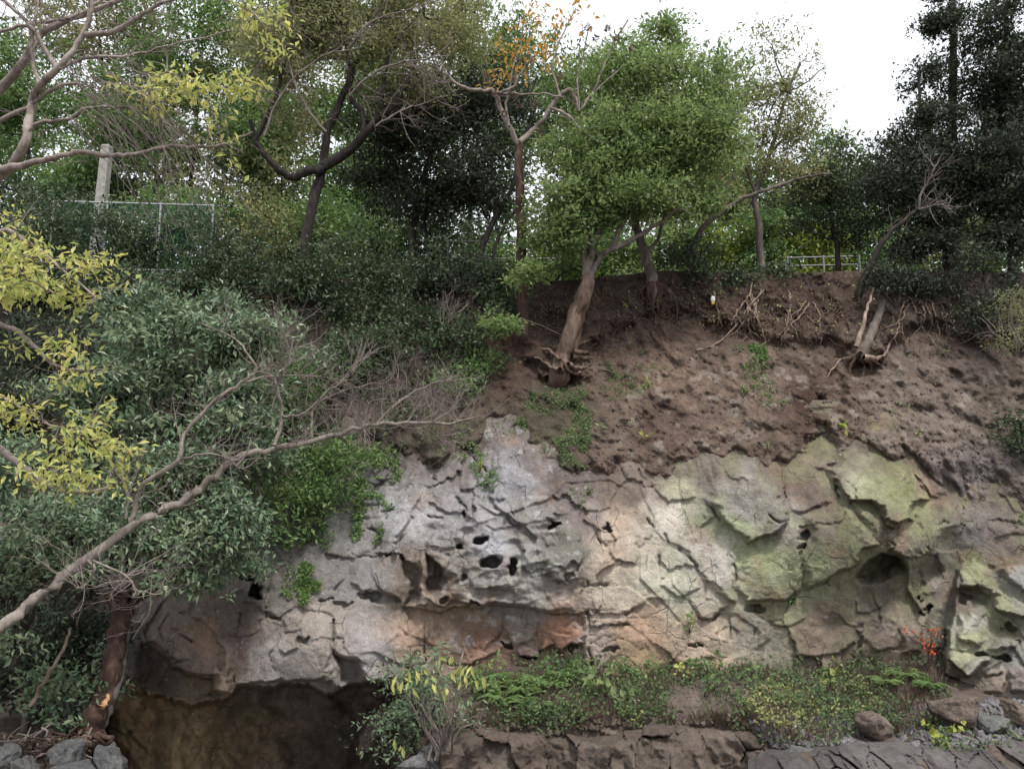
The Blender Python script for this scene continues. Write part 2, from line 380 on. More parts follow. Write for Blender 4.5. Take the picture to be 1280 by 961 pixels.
BOUND = [(-300,620),(100,600),(300,600),(380,575),(440,555),(490,565),(545,585),(590,562),(612,535),(640,532),(665,560),(715,600),(750,612),
         (800,598),(850,582),(890,578),(925,566),(962,586),(985,582),(1005,545),(1030,535),(1050,562),(1090,560),(1135,566),(1165,596),(1195,612),(1240,622),(1290,640),(1500,660)]
_bx = np.array([b[0] for b in BOUND], float); _by = np.array([b[1] for b in BOUND], float)
def bound_y(px): return np.interp(px, _bx, _by)
LIP = [(-300,900),(60,880),(130,852),(165,864),(200,868),(240,880),(285,872),(298,856),(340,856),(385,851),(408,866),(420,862),(435,853),(480,851),(505,858),(520,880)]
_lx = np.array([b[0] for b in LIP], float); _ly = np.array([b[1] for b in LIP], float)

# (name, outline in the photograph's pixels, metres proud, lean x /100px, lean y /100px)
PIECES = [
 ('rock_layer', [(500,758),(531,762),(556,764),(580,758),(640,757),(690,764),(737,766),(737,870),(505,870),(519,812)], -0.14, 0, 0),
 ('rock_slab', [(188,784),(215,771),(232,741),(286,727),(302,751),(296,801),(292,848),(289,866),(267,862),(267,843),(235,842),(215,832),(215,823),(202,810),(186,803)], 0.26, -0.1, 0.1),
 ('rock_recess', [(176,803),(202,812),(214,825),(216,835),(235,844),(266,846),(267,863),(285,868),(240,884),(200,872),(170,868),(172,840)], -0.38, 0, -0.3),
 ('rock_pillar', [(163,770),(180,770),(180,800),(174,850),(150,850),(155,800)], 0.12, 0, 0),
 ('rock_block', [(296,806),(322,765),(349,776),(369,762),(417,774),(415,828),(421,855),(417,866),(400,849),(336,852),(296,854)], 0.36, 0.1, 0.25),
 ('rock_block', [(310,700),(360,690),(415,720),(417,770),(369,760),(349,772),(322,760),(300,752)], 0.10, -0.1, 0.2),
 ('rock_block', [(345,800),(366,797),(374,806),(352,816)], 0.07, 0.2, 0.4),
 ('rock_block', [(352,768),(372,758),(386,770),(376,786),(356,792)], 0.10, -0.3, 0.2),
 ('rock_slab', [(417,800),(419,781),(455,777),(492,777),(519,800),(522,811),(508,850),(460,850),(455,836),(446,824),(430,820),(417,809)], 0.16, 0.1, 0.1),
 ('rock_recess', [(417,812),(430,822),(446,826),(458,850),(425,852)], -0.32, 0, 0),
 ('rock_block', [(435,706),(460,700),(462,735),(455,742),(437,730)], 0.12, -0.2, 0.2),
 ('rock_block', [(463,702),(485,703),(505,730),(500,748),(488,742),(470,736)], 0.12, 0.1, 0.3),
 ('rock_hollow', [(452,742),(470,738),(488,743),(501,748),(497,753),(470,752),(455,750)], -0.14, 0, 0),
 ('rock_block', [(395,640),(430,625),(462,640),(465,690),(440,700),(405,690)], 0.06, -0.2, 0.2),
 ('rock_slab', [(497,602),(522,598),(524,620),(515,645),(500,670),(498,695),(470,690),(480,665),(492,630)], 0.17, -0.2, 0.1),
 ('rock_block', [(446,575),(480,565),(500,575),(495,600),(470,605),(450,598)], 0.08, 0.2, 0.3),
 ('rock_hollow', [(498,692),(520,702),(524,712),(524,735),(520,756),(503,760),(511,735)], -0.26, 0.6, 0),
 ('rock_hollow', [(532,692),(545,700),(556,708),(558,722),(551,738),(531,743)], -0.32, 0, 0),
 ('rock_pillar', [(523,698),(531,692),(532,740),(530,758),(521,757)], 0.16, 0, 0),
 ('rock_block', [(503,735),(522,740),(521,758),(500,761)], 0.05, 0, 0.5),
 ('rock_ledge', [(529,744),(551,738),(580,736),(600,743),(640,745),(640,754),(600,757),(570,751),(556,760),(540,752)], 0.22, 0, 0.5),
 ('rock_ledge', [(640,745),(680,738),(703,728),(712,745),(722,762),(690,762),(660,758),(640,755)], 0.14, 0, 0.3),
 ('rock_lobe', [(575,690),(610,700),(625,715),(618,735),(595,735),(578,715)], 0.10, 0.2, 0.4),
 ('rock_block', [(672,779),(691,766),(721,767),(731,786),(731,805),(719,807),(699,818),(691,807),(672,814)], 0.24, 0.1, 0.3),
 ('rock_block', [(588,792),(609,792),(622,799),(631,809),(622,820),(592,831),(575,831),(579,812)], 0.12, 0, 0.3),
 ('rock_block', [(648,808),(660,804),(673,815),(668,822),(648,819)], 0.12, 0, 0.5),
 ('rock_slab', [(626,760),(668,758),(671,800),(640,808),(632,800)], 0.07, -0.1, 0.2),
 ('rock_slab', [(726,766),(736,768),(738,835),(728,830),(731,805)], 0.10, 0, 0),
 ('rock_slab', [(740,768),(790,762),(780,780),(752,786),(740,783)], 0.10, 0, 0.5),
 ('rock_slab', [(610,620),(632,640),(645,655),(672,672),(690,652),(706,640),(716,604),(684,575),(652,548),(630,540),(612,575)], 0.17, -0.05, 0.1),
 ('rock_slab', [(545,600),(600,580),(608,622),(628,645),(600,655),(560,640),(535,625)], 0.08, -0.1, 0.1),
 ('rock_block', [(699,656),(710,657),(727,672),(731,695),(725,710),(723,725),(706,731),(691,719),(680,708),(684,695),(695,682)], 0.28, 0.1, -0.1),
 ('rock_boss', [(743,657),(752,654),(775,662),(783,668),(768,681),(753,684)], 0.09, -0.2, 0.2),
 ('rock_block', [(737,745),(760,730),(800,735),(840,748),(815,752),(795,762),(770,768),(740,765)], 0.12, 0, 0.6),
 ('rock_slab', [(800,640),(850,630),(880,650),(865,690),(832,680),(812,660)], 0.06, 0.1, 0.1),
 ('rock_slab', [(824,700),(852,690),(872,705),(878,735),(845,745),(825,730)], 0.08, 0.1, 0.2),
 ('rock_block', [(812,600),(845,588),(878,600),(870,622),(835,628)], 0.10, 0, 0.4),
 ('rock_slab', [(895,690),(920,680),(924,712),(917,752),(905,750),(880,720)], 0.20, 0.2, 0.2),
 ('rock_block', [(860,745),(895,735),(912,755),(900,768),(875,774)], 0.14, 0, 0.4),
 ('rock_slab', [(820,790),(870,780),(908,775),(910,822),(860,830),(820,828)], 0.06, 0.1, 0),
 ('rock_slab', [(881,594),(900,579),(915,573),(941,579),(960,590),(973,605),(982,627),(986,652),(960,672),(937,680),(924,671),(900,644),(885,624)], 0.28, 0.15, 0.15),
 ('rock_slab', [(937,682),(960,672),(986,654),(1000,650),(1008,672),(1000,692),(998,735),(985,755),(960,752),(930,752),(918,730),(922,690)], 0.18, 0.05, 0.1),
 ('rock_block', [(962,755),(985,757),(1000,745),(1010,770),(988,785),(965,782)], 0.10, 0, 0.2),
 ('rock_block', [(948,775),(962,772),(965,800),(945,808)], 0.12, 0, 0),
 ('rock_slab', [(980,587),(999,561),(1029,540),(1044,561),(1042,577),(1025,586),(1036,628),(999,641),(987,641),(980,622)], 0.14, 0.3, 0),
 ('rock_slab', [(1027,586),(1055,572),(1085,564),(1134,572),(1143,583),(1160,622),(1143,634),(1141,651),(1130,654),(1122,658),(1107,651),(1100,636),(1085,626),(1061,621),(1044,602)], 0.40, -0.12, 0.55),
 ('rock_slab', [(1036,629),(1059,623),(1077,656),(1092,671),(1100,681),(1081,688),(1068,705),(1051,712),(1043,718),(1004,737),(1000,700),(1010,665),(1002,643)], 0.34, 0.35, 0.0),
 ('rock_block', [(1063,624),(1085,628),(1099,638),(1108,654),(1120,660),(1112,682),(1100,678),(1080,654)], 0.18, -0.2, -0.3),
 ('rock_block', [(1160,622),(1187,635),(1203,655),(1180,665),(1160,690),(1135,700),(1112,690),(1112,664),(1130,656),(1143,652),(1145,636)], 0.20, -0.1, 0.5),
 ('rock_slab', [(1143,583),(1155,590),(1170,600),(1183,616),(1178,622),(1160,618)], 0.20, -0.4, 0.4),
 ('rock_cavity', [(1068,722),(1075,706),(1100,690),(1126,700),(1133,712),(1115,720),(1090,732),(1075,731)], -0.75, 0, 0),
 ('rock_pillar', [(1126,692),(1135,697),(1142,725),(1162,765),(1150,771),(1136,735)], 0.36, 0, 0.2),
 ('rock_hollow', [(1146,690),(1170,690),(1180,715),(1170,738),(1152,735),(1142,712)], -0.18, 0, -0.4),
 ('rock_block', [(1072,745),(1098,735),(1110,750),(1090,765),(1072,765)], 0.12, 0, 0.3),
 ('rock_slab', [(1008,770),(1035,748),(1068,760),(1072,800),(1050,817),(990,820),(1000,790)], 0.12, 0.1, 0.1),
 ('rock_block', [(1075,790),(1110,780),(1124,790),(1118,812),(1090,815)], 0.12, -0.1, 0.2),
 ('rock_block', [(1128,788),(1152,785),(1155,815),(1125,815)], 0.14, 0, 0.2),
 ('rock_heap_core', [(1196,712),(1215,700),(1240,715),(1262,700),(1330,690),(1420,760),(1420,920),(1290,900),(1230,874),(1174,842),(1183,805),(1189,760)], 0.90, 0.1, 0.1),
 ('rock_slab', [(1200,712),(1225,707),(1245,725),(1282,743),(1300,770),(1272,766),(1245,758),(1243,745),(1225,733),(1201,736)], 0.28, -0.1, 0.8),
 ('rock_hollow', [(1196,738),(1225,735),(1242,747),(1238,757),(1213,758),(1196,756)], -0.16, 0, 0.5),
 ('rock_slab', [(1195,760),(1215,760),(1242,757),(1231,768),(1216,780),(1230,800),(1224,808),(1197,797)], 0.16, -0.2, 0.5),
 ('rock_block', [(1234,766),(1262,760),(1290,775),(1290,795),(1262,797),(1240,790)], 0.10, 0, -0.5),
 ('rock_slab', [(1185,805),(1207,806),(1237,822),(1235,830),(1205,845),(1190,832),(1182,826)], 0.42, -0.2, 0.8),
 ('rock_slab', [(1232,811),(1250,797),(1272,798),(1270,808),(1240,814)], 0.22, 0, 0.8),
 ('rock_block', [(1226,835),(1248,830),(1258,845),(1252,866),(1232,866)], 0.12, 0, 0.2),
 ('rock_block', [(1260,836),(1276,828),(1292,842),(1288,866),(1264,862)], 0.16, 0, 0.2),
 ('rock_slab', [(1237,706),(1256,703),(1285,716),(1310,745),(1275,738),(1255,722)], 0.32, 0, 0.5),
]
PITS = [(603,676,11,5,.5),(571,685,4,3,.35),(613,703,13,7,.5),(645,710,7,10,.5),(692,656,6,4,.4),(583,647,2.5,5,.3),(318,738,8,12,.7),
        (305,722,7,5,.25),(758,660,3,5,.25),(548,715,8,10,.12),(578,722,7,6,.2),(555,750,9,4,.2),(590,752,8,3,.2),(632,808,8,3,.25),(662,820,10,3,.3),
        (715,812,14,4,.25),(762,812,14,4,.15),(868,806,10,3,.18),(945,762,12,6,.2),(1005,668,7,4,.2),(1000,682,5,4,.2),(1160,762,5,3,.25),(1205,822,1,1,.01),
        (430,755,10,3,.1),(372,800,9,3,.12),(1262,784,9,6,.15),(1205,748,10,4,.1),(460,745,12,4,.1),(1250,820,12,5,.3),(1225,818,8,4,.2),(720,710,6,8,.12),(712,720,6,6,.15)]
CRACKS = [[(611,620),(632,640),(637,655),(652,664),(675,672)],[(804,645),(812,658),(828,668),(836,680)],[(822,695),(824,713)],[(851,688),(868,702)],
 [(887,632),(900,648)],[(938,616),(957,618)],[(960,645),(965,650),(985,650)],[(874,773),(890,772),(905,765)],[(780,768),(795,760),(815,750)],[(786,780),(765,783),(750,785)],
 [(1008,734),(1025,726),(1045,720)],[(530,760),(532,790),(531,830)],[(672,740),(672,780),(673,815)],[(736,765),(738,832)],[(984,590),(978,620),(982,650)],
 [(296,770),(294,850)],[(225,765),(243,777)],[(215,784),(238,783)],[(218,788),(242,802)],[(330,770),(350,772)],[(348,800),(365,806)],[(216,832),(236,824)],
 [(920,680),(922,720),(915,750)],[(1125,786),(1128,800),(1120,812)],[(682,705),(690,715),(700,728)],[(495,602),(500,600),(520,594)],[(508,640),(516,652),(500,676)],
 [(535,646),(552,646)],[(570,620),(585,640)],[(560,690),(580,700)],[(742,660),(752,682),(768,680),(780,668)],[(560,830),(578,833),(600,828)],[(419,774),(417,800)],
 [(420,735),(440,712)],[(400,750),(416,748)],[(910,770),(911,820)],[(735,728),(725,745)],[(1045,600),(1048,622)],[(760,730),(725,735)],[(590,570),(605,590)],
 [(1175,655),(1203,656)],[(1190,770),(1180,805)],[(1228,848),(1250,842)],[(1210,815),(1235,822)],[(1200,840),(1215,822)],[(470,640),(492,634)],[(455,660),(478,668)]]

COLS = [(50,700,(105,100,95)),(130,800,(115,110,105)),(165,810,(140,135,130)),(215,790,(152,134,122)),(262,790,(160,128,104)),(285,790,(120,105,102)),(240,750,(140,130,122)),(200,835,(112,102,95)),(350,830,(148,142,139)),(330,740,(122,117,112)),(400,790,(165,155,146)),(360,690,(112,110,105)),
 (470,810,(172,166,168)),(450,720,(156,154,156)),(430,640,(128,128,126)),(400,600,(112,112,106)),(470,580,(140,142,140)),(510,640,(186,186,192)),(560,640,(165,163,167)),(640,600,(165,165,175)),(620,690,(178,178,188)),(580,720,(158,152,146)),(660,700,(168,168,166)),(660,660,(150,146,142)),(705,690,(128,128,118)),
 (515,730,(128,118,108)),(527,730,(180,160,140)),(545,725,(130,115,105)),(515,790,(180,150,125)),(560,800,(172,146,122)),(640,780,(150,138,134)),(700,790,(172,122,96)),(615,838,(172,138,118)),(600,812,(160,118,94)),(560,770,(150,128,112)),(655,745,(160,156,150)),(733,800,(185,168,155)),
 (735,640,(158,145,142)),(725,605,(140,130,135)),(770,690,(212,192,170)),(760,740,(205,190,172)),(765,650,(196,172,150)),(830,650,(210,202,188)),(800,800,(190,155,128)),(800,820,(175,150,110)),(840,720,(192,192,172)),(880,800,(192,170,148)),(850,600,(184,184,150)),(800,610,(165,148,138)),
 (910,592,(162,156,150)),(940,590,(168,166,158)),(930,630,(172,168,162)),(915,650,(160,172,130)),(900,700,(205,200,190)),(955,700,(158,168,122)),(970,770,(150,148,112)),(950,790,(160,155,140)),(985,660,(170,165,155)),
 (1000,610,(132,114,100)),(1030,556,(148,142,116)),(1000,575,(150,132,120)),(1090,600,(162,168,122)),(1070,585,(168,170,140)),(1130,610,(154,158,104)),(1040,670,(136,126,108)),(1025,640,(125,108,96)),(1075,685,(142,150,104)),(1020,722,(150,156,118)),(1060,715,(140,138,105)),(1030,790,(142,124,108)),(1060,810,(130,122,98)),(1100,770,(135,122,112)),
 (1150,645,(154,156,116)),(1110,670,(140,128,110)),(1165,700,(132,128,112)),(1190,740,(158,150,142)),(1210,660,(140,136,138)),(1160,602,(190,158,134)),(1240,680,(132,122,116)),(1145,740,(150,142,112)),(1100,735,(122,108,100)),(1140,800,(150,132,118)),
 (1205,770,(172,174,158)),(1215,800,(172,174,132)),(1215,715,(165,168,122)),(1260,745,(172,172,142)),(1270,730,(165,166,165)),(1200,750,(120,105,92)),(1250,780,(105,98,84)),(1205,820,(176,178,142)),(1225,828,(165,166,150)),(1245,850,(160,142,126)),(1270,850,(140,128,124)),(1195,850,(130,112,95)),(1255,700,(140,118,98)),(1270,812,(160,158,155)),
 (180,890,(190,160,104)),(230,930,(175,150,102)),(330,910,(140,124,92)),(420,930,(104,96,78)),(480,900,(110,92,80)),(150,930,(180,150,104))]  # cave wall: painted lighter where lit at left, darker for the inner shade

STEP = 1.65
gx = np.arange(-110, 1400 + STEP, STEP); gy = np.arange(500, 1010, STEP)
PX, PY = np.meshgrid(gx, gy)
Ym = macroY(PX, PY)
B0 = P(PX, PY, Ym)                                      # undisplaced points for noise
nx, nz = B0[..., 0], B0[..., 2]
q3 = np.stack([nx, B0[..., 1] * 0.4, nz], -1)
wx = fbm(q3 * 3.0, 3, 5); wz = fbm(q3 * 3.0, 3, 9); w2x = fbm(q3 * 14.0, 2, 15); w2z = fbm(q3 * 14.0, 2, 19)
agx, agz = slin(nx / .30, nz / .30, 401), slin(nx / .30 + 9, nz / .30, 402); ahx, ahz = slin(nx / .10, nz / .10, 403), slin(nx / .10 + 5, nz / .10, 404)
qx, qy = PX + agx * 4 + ahx * 1.3, PY + agz * 4 + ahz * 1.3            # uneven outlines
R = np.zeros(PX.shape); ID = np.full(PX.shape, -1, np.int32)
for k, (nm, poly, amt, tx, ty) in enumerate(PIECES):
    a = np.array(poly, float); x0, y0 = a.min(0) - 14; x1, y1 = a.max(0) + 14
    jj = slice(*np.searchsorted(gx, [x0, x1])); ii = slice(*np.searchsorted(gy, [y0, y1]))
    s_ = poly_sd(qx[ii, jj], qy[ii, jj], a)
    cx, cy = a.mean(0)
    body = amt + tx * (PX[ii, jj] - cx) / 100 + ty * (PY[ii, jj] - cy) / 100
    gyy, gxx = np.gradient(s_, STEP); rr_ = np.random.default_rng(k)
    lean = gyy * .85 + gxx * rr_.uniform(-.6, .6)                     # +1 on upper edges, -1 on lower ones
    if amt < 0: lean = -lean
    wide = min(18.0, .34 * float(min(a.max(0) - a.min(0)))) * rr_.uniform(.7, 1.2)
    wdt = 1.8 + (wide - 1.8) * np.clip(.45 + .8 * lean, 0, 1)
    if amt > .5: wdt = wdt * 0 + 4
    R[ii, jj] += body * ((.5 if nm != 'rock_slab' else .68) if 0 < amt < .5 else 1) * np.clip((s_ + wdt * .2) / (wdt * 1.2), 0, 1)
    sub = ID[ii, jj]; sub[s_ > -0.6] = k
# facets, cracks, pits, lip of the overhang
big, e1 = facets(nx + wx * .35, nz * 1.15 + wz * .35, 1.15, 3, 0.36, 0.04)
mid, e2 = facets(nx * .8 + wx * .22, nz * 1.2 + wz * .22, 0.42, 8, 0.42, 0.05)
sml, e3 = facets(nx + w2x * .04, nz + w2z * .04, 0.11, 21, 0.5, 0.3)
smoothz = np.clip(poly_sd(PX, PY, [(740,600),(1000,560),(1160,580),(1170,640),(1010,760),(900,830),(740,830),(500,840),(500,770),(735,765)]) / 40 + .5, 0, 1)
fluted = np.clip(poly_sd(PX, PY, [(530,640),(600,655),(690,650),(700,740),(600,760),(530,750)]) / 20 + .5, 0, 1)
patch = sstep(-.15, .35, fbm(q3 * 1.6, 3, 29))
R += big * 0.35 * (1 - .4 * smoothz) + sml * .12 * patch
def terrace(f, amp, edge=.16):
    k_ = np.floor(f); r_ = f - k_; return (k_ + sstep(0, edge, r_) * .75 + r_ * .25 - f * .85) * amp
c45, s45 = .82, .57; rx_, rz_ = nx * c45 - nz * s45, nx * s45 + nz * c45; tx_, tz_ = nx * .5 + nz * .87, -nx * .87 + nz * .5
R += (.15 * slin(nx / 1.1, nz / 1.0, 411) + .06 * slin(rx_ / .5, rz_ / .42, 413)) * (1 - .35 * smoothz)
R += (.024 * slin(tx_ / .21, tz_ / .19, 415) + .013 * slin(rx_ / .085, rz_ / .08, 417)) * (.35 + .65 * patch) * (1 - .45 * smoothz)
R += terrace(slin(rx_ / .9, rz_ / .8, 419) * 1.7 + nz * .9 + nx * .3, .10, .05) * sstep(.0, .4, vnoise(q3 * .8 + 4, 437)) * (1 - .3 * smoothz)
R += terrace(slin(tx_ / .38, tz_ / .34, 421) * 1.4 - nz * 1.2 + nx * .8, .022, .07) * patch * sstep(-.1, .3, vnoise(q3 * .9 + 8, 435))
R += 0.04 * fbm(q3 * 1.1, 3, 31) + 0.008 * fbm(q3 * 8, 4, 33) + 0.009 * fbm(q3 * 26, 3, 35)
rid = 1 - np.abs(fbm(np.stack([nx * 3 + nz * 1.5, nx * 0, nz * 5 - nx * 1.2], -1), 3, 41))
R += fluted * 0.22 * (rid - .8)
R -= 0.05 * np.exp(-(e1 / 0.02) ** 2) * sstep(.25, .4, vnoise(q3 * 1.3, 77)) + 0.02 * np.exp(-(e2 / 0.035) ** 2) * sstep(.3, .5, vnoise(q3 * 1.7, 78))
strat = np.abs(fbm(np.stack([nx * .7, nx * 0, nz * 6.5 + nx * .4], -1), 3, 45))            # bedding lines low on the face
R -= 0.03 * np.exp(-(strat / 0.03) ** 2) * sstep(.1, .4, vnoise(q3 * 1.1, 79)) * sstep(690, 760, PY) * sstep(1300, 700, PX)
for (x, y, rx, ry, d) in PITS:
    R -= d * 1.2 * sstep(1.2, 0.75, np.hypot((qx + ahx * 3 + agz * 3 - x) / rx, (qy + ahz * 3 - y) / ry))
for c in CRACKS:
    R -= 0.12 * np.exp(-(line_d(PX + agx * 4 + ahx * 2, PY + agz * 4 + ahz * 2, c) / 1.3) ** 2) * sstep(-.35, .25, vnoise(q3 * 4 + 5, 431))
lipy = np.interp(PX, _lx, _ly) + w2z * 3 + wx * 4
under = sstep(0, 6, PY - lipy) * sstep(40, 120, PX) * sstep(520, 490, PX + w2x * 6)
R = R * (1 - under * .3) - under * (.95 + 1.3 * sstep(200, 380, PX) + 0.45 * fbm(q3 * 1.2, 3, 51) - .25 * fbm(q3 * 3.5, 3, 53)) 
# the left boulder wall below the trees lies deeper
R -= 1.3 * sstep(150, 120, PX + w2x * 4) * sstep(700, 790, PY)
YR = Ym - R
rockV = P(PX, PY, YR)
warpx, warpy = PX + wx * 15 + agx * 10 + w2x * 7 + ahx * 4, PY + wz * 15 + agz * 10 + w2z * 7 + ahz * 4
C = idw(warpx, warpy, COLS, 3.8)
upf = np.gradient(R, axis=0) / STEP * 60                          # > 0 on ledges that look up
mot = fbm(q3 * 5, 4, 61); C *= (1 + 0.20 * mot + .10 * slin(rx_ / .5, rz_ / .42, 413) + .13 * fbm(q3 * 17, 3, 433))[..., None]
strk = fbm(np.stack([nx * 9, nx * 0, nz * 1.1], -1), 3, 63)                                    # wash streaks below the soil
by = bound_y(PX); dirt = sstep(60, 0, PY - by + 30 * mot) * 0.65 + 0.22 * sstep(.15, .5, strk) * sstep(150, 20, PY - by)
C = C * (1 - np.clip(dirt, 0, 1))[..., None] + lin((112, 94, 84)) * np.clip(dirt, 0, 1)[..., None]
orn = sstep(.25, .5, fbm(q3 * 1.9, 3, 65)) * .25 * sstep(480, 520, PX)
C = C * (1 - orn)[..., None] + lin((178, 132, 98)) * orn[..., None]
mos = sstep(.05, .30, fbm(q3 * 2.6, 5, 67, .62) + .12 * np.clip(upf, -1, 1)) * .32 * sstep(780, 900, PX) * sstep(820, 760, PY)
C = C * (1 - mos)[..., None] + lin((138, 150, 82)) * mos[..., None]
wht = sstep(.36, .42, fbm(q3 * 7.5, 3, 69)) * .4 * sstep(760, 700, PX) * sstep(480, 520, PX)
C = C * (1 - wht)[..., None] + lin((205, 205, 210)) * wht[..., None]
ROCK_K = 0.66
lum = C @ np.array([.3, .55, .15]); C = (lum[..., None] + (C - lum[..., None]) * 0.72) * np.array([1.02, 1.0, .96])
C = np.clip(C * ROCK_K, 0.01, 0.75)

h, w = PX.shape
idx = np.arange(h * w).reshape(h, w)
quads = np.stack([idx[:-1, :-1], idx[1:, :-1], idx[1:, 1:], idx[:-1, 1:]], -1).reshape(-1, 4)
fid = ID[:-1, :-1].ravel()
def sub_mesh(name, sel):
    q = quads[sel]; u, inv = np.unique(q, return_inverse=True)
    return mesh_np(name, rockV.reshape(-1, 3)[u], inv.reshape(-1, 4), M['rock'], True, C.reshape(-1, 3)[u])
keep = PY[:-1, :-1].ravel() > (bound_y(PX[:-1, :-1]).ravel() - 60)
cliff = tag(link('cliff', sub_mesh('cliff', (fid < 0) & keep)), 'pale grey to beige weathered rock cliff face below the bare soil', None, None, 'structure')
for k, (nm, *_r) in enumerate(PIECES):
    s_ = (fid == k) & keep
    if s_.sum() > 12: link(nm, sub_mesh(nm, s_), cliff)

# ------------------------------------------------------------------ soil bank above the rock
ST = 2.15
sx = np.arange(-200, 1480 + ST, ST); sy = np.arange(300, 700, ST)
SX, SY = np.meshgrid(sx, sy)
TOP = np.interp(SX, [-200, 0, 300, 560, 640, 700, 760, 830, 900, 1000, 1100, 1200, 1300, 1480], [338, 338, 345, 350, 352, 350, 345, 338, 340, 340, 338, 338, 340, 340])
Ys = macroY(SX, np.maximum(SY, TOP))
s0 = P(SX, SY, Ys); p3 = np.stack([s0[..., 0], s0[..., 1] * .5, s0[..., 2]], -1)
f0 = fbm(p3 * 2.4, 3, 101); f1_ = fbm(p3 * 7, 4, 103); 
gul = fbm(np.stack([p3[..., 0] * 3.2 + p3[..., 2] * .9, p3[..., 0] * 0, p3[..., 2] * .55], -1), 3, 105)      # rills running down
clod, ce = facets(p3[..., 0] + f1_ * .06, p3[..., 2] + f0 * .06, 0.17, 107, .6, .12)
clod2, _e = facets(p3[..., 0] + f1_ * .03, p3[..., 2], 0.075, 109, .6, .25)
bs = bound_y(SX) + f0 * 14 + f1_ * 9
Rs = 0.16 * sstep(16, -46, SY - bs) - 0.50 * sstep(-16, 34, SY - bs)
rs_, ts_ = p3[..., 0] * .8 - p3[..., 2] * .6, p3[..., 0] * .6 + p3[..., 2] * .8
Rs += 0.14 * f0 + 0.06 * f1_ + 0.14 * gul + clod2 * .3 + .06 * slin(rs_ / .34, ts_ / .30, 441) + .032 * slin(p3[..., 0] / .15, p3[..., 2] / .13, 443) + .024 * slin(rs_ / .065, ts_ / .06, 445) + 0.035 * fbm(p3 * 20, 3, 111)
Rs += terrace(slin(rs_ / .6, ts_ / .5, 447) * 1.6 + p3[..., 2] * 1.4, .055, .1)
# eroded undercut below the root mat along the top edge on the right
ed = np.interp(SX, [600, 700, 760, 850, 930, 1030, 1090, 1150, 1220, 1300], [430, 470, 410, 385, 415, 425, 450, 395, 420, 430]) + f0 * 16
Rs += 0.24 * sstep(8, -14, SY - ed) * sstep(610, 680, SX) - 0.10 * np.exp(-((SY - ed - 10) / 11) ** 2) * sstep(610, 680, SX)
for (x, y, rx, ry, d) in [(1048,480,12,40,.25),(1030,505,18,16,.2),(1085,462,30,12,.3),(705,478,34,10,.35),(830,520,24,18,.18),(1150,515,30,10,.12),(1075,595,22,14,-.12),(1165,560,60,40,-.15),(905,600,10,8,-.1),(935,552,18,12,-.18),(700,410,30,22,.3),(640,440,26,16,.2)]:
    Rs -= d * sstep(1.3, .4, np.hypot((SX + f0 * 6 - x) / rx, (SY + f1_ * 8 - y) / ry))
over = np.maximum(TOP - SY, 0)
soilV = P(SX, np.maximum(SY, TOP - 0.02 * over), Ys - Rs)
soilV[..., 1] += over * 0.06; soilV[..., 2] = np.where(over > 0, np.minimum(soilV[..., 2], soilV[..., 2]), soilV[..., 2])
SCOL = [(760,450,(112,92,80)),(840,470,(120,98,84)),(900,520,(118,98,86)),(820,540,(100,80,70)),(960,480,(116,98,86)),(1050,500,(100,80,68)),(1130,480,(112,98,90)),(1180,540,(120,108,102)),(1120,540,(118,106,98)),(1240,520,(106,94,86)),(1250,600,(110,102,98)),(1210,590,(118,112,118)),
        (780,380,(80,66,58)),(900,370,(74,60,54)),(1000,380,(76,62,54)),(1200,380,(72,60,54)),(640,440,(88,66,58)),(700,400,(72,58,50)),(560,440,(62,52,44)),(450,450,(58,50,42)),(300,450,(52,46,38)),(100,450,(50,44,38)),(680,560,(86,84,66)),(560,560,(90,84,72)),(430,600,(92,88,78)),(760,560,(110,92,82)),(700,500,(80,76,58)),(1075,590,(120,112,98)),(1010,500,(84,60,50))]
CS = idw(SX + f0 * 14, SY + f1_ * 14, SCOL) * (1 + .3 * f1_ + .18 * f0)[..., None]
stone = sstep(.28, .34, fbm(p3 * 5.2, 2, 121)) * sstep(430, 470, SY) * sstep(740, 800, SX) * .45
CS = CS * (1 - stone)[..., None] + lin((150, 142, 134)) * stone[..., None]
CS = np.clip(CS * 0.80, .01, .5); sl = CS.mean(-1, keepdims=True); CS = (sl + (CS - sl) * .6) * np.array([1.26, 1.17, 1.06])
h2, w2 = SX.shape; id2 = np.arange(h2 * w2).reshape(h2, w2)
q2 = np.stack([id2[:-1, :-1], id2[1:, :-1], id2[1:, 1:], id2[:-1, 1:]], -1).reshape(-1, 4)
hid = (SY - bound_y(SX))[:-1, :-1].ravel() < 40
uu, inv = np.unique(q2[hid], return_inverse=True)
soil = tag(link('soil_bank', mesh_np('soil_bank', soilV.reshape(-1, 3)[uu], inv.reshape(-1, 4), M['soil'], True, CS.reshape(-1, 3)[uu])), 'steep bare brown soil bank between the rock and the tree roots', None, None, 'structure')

def surfY(px, py):
    """depth of the built bank or rock at a pixel"""
    px = np.asarray(px, float); py = np.asarray(py, float)
    a = np.clip(((py - sy[0]) / ST).astype(int), 0, h2 - 1); b = np.clip(((px - sx[0]) / ST).astype(int), 0, w2 - 1)
    ys = np.where((py < sy[-1]) & (py - bound_y(px) < 38), soilV[a, b, 1], 1e3)
    c = np.clip(((py - gy[0]) / STEP).astype(int), 0, h - 1); d = np.clip(((px - gx[0]) / STEP).astype(int), 0, w - 1)
    yr = np.where((py > gy[0]) & (py > bound_y(px) - 58), YR[c, d], 1e3)
    return np.minimum(ys, yr)

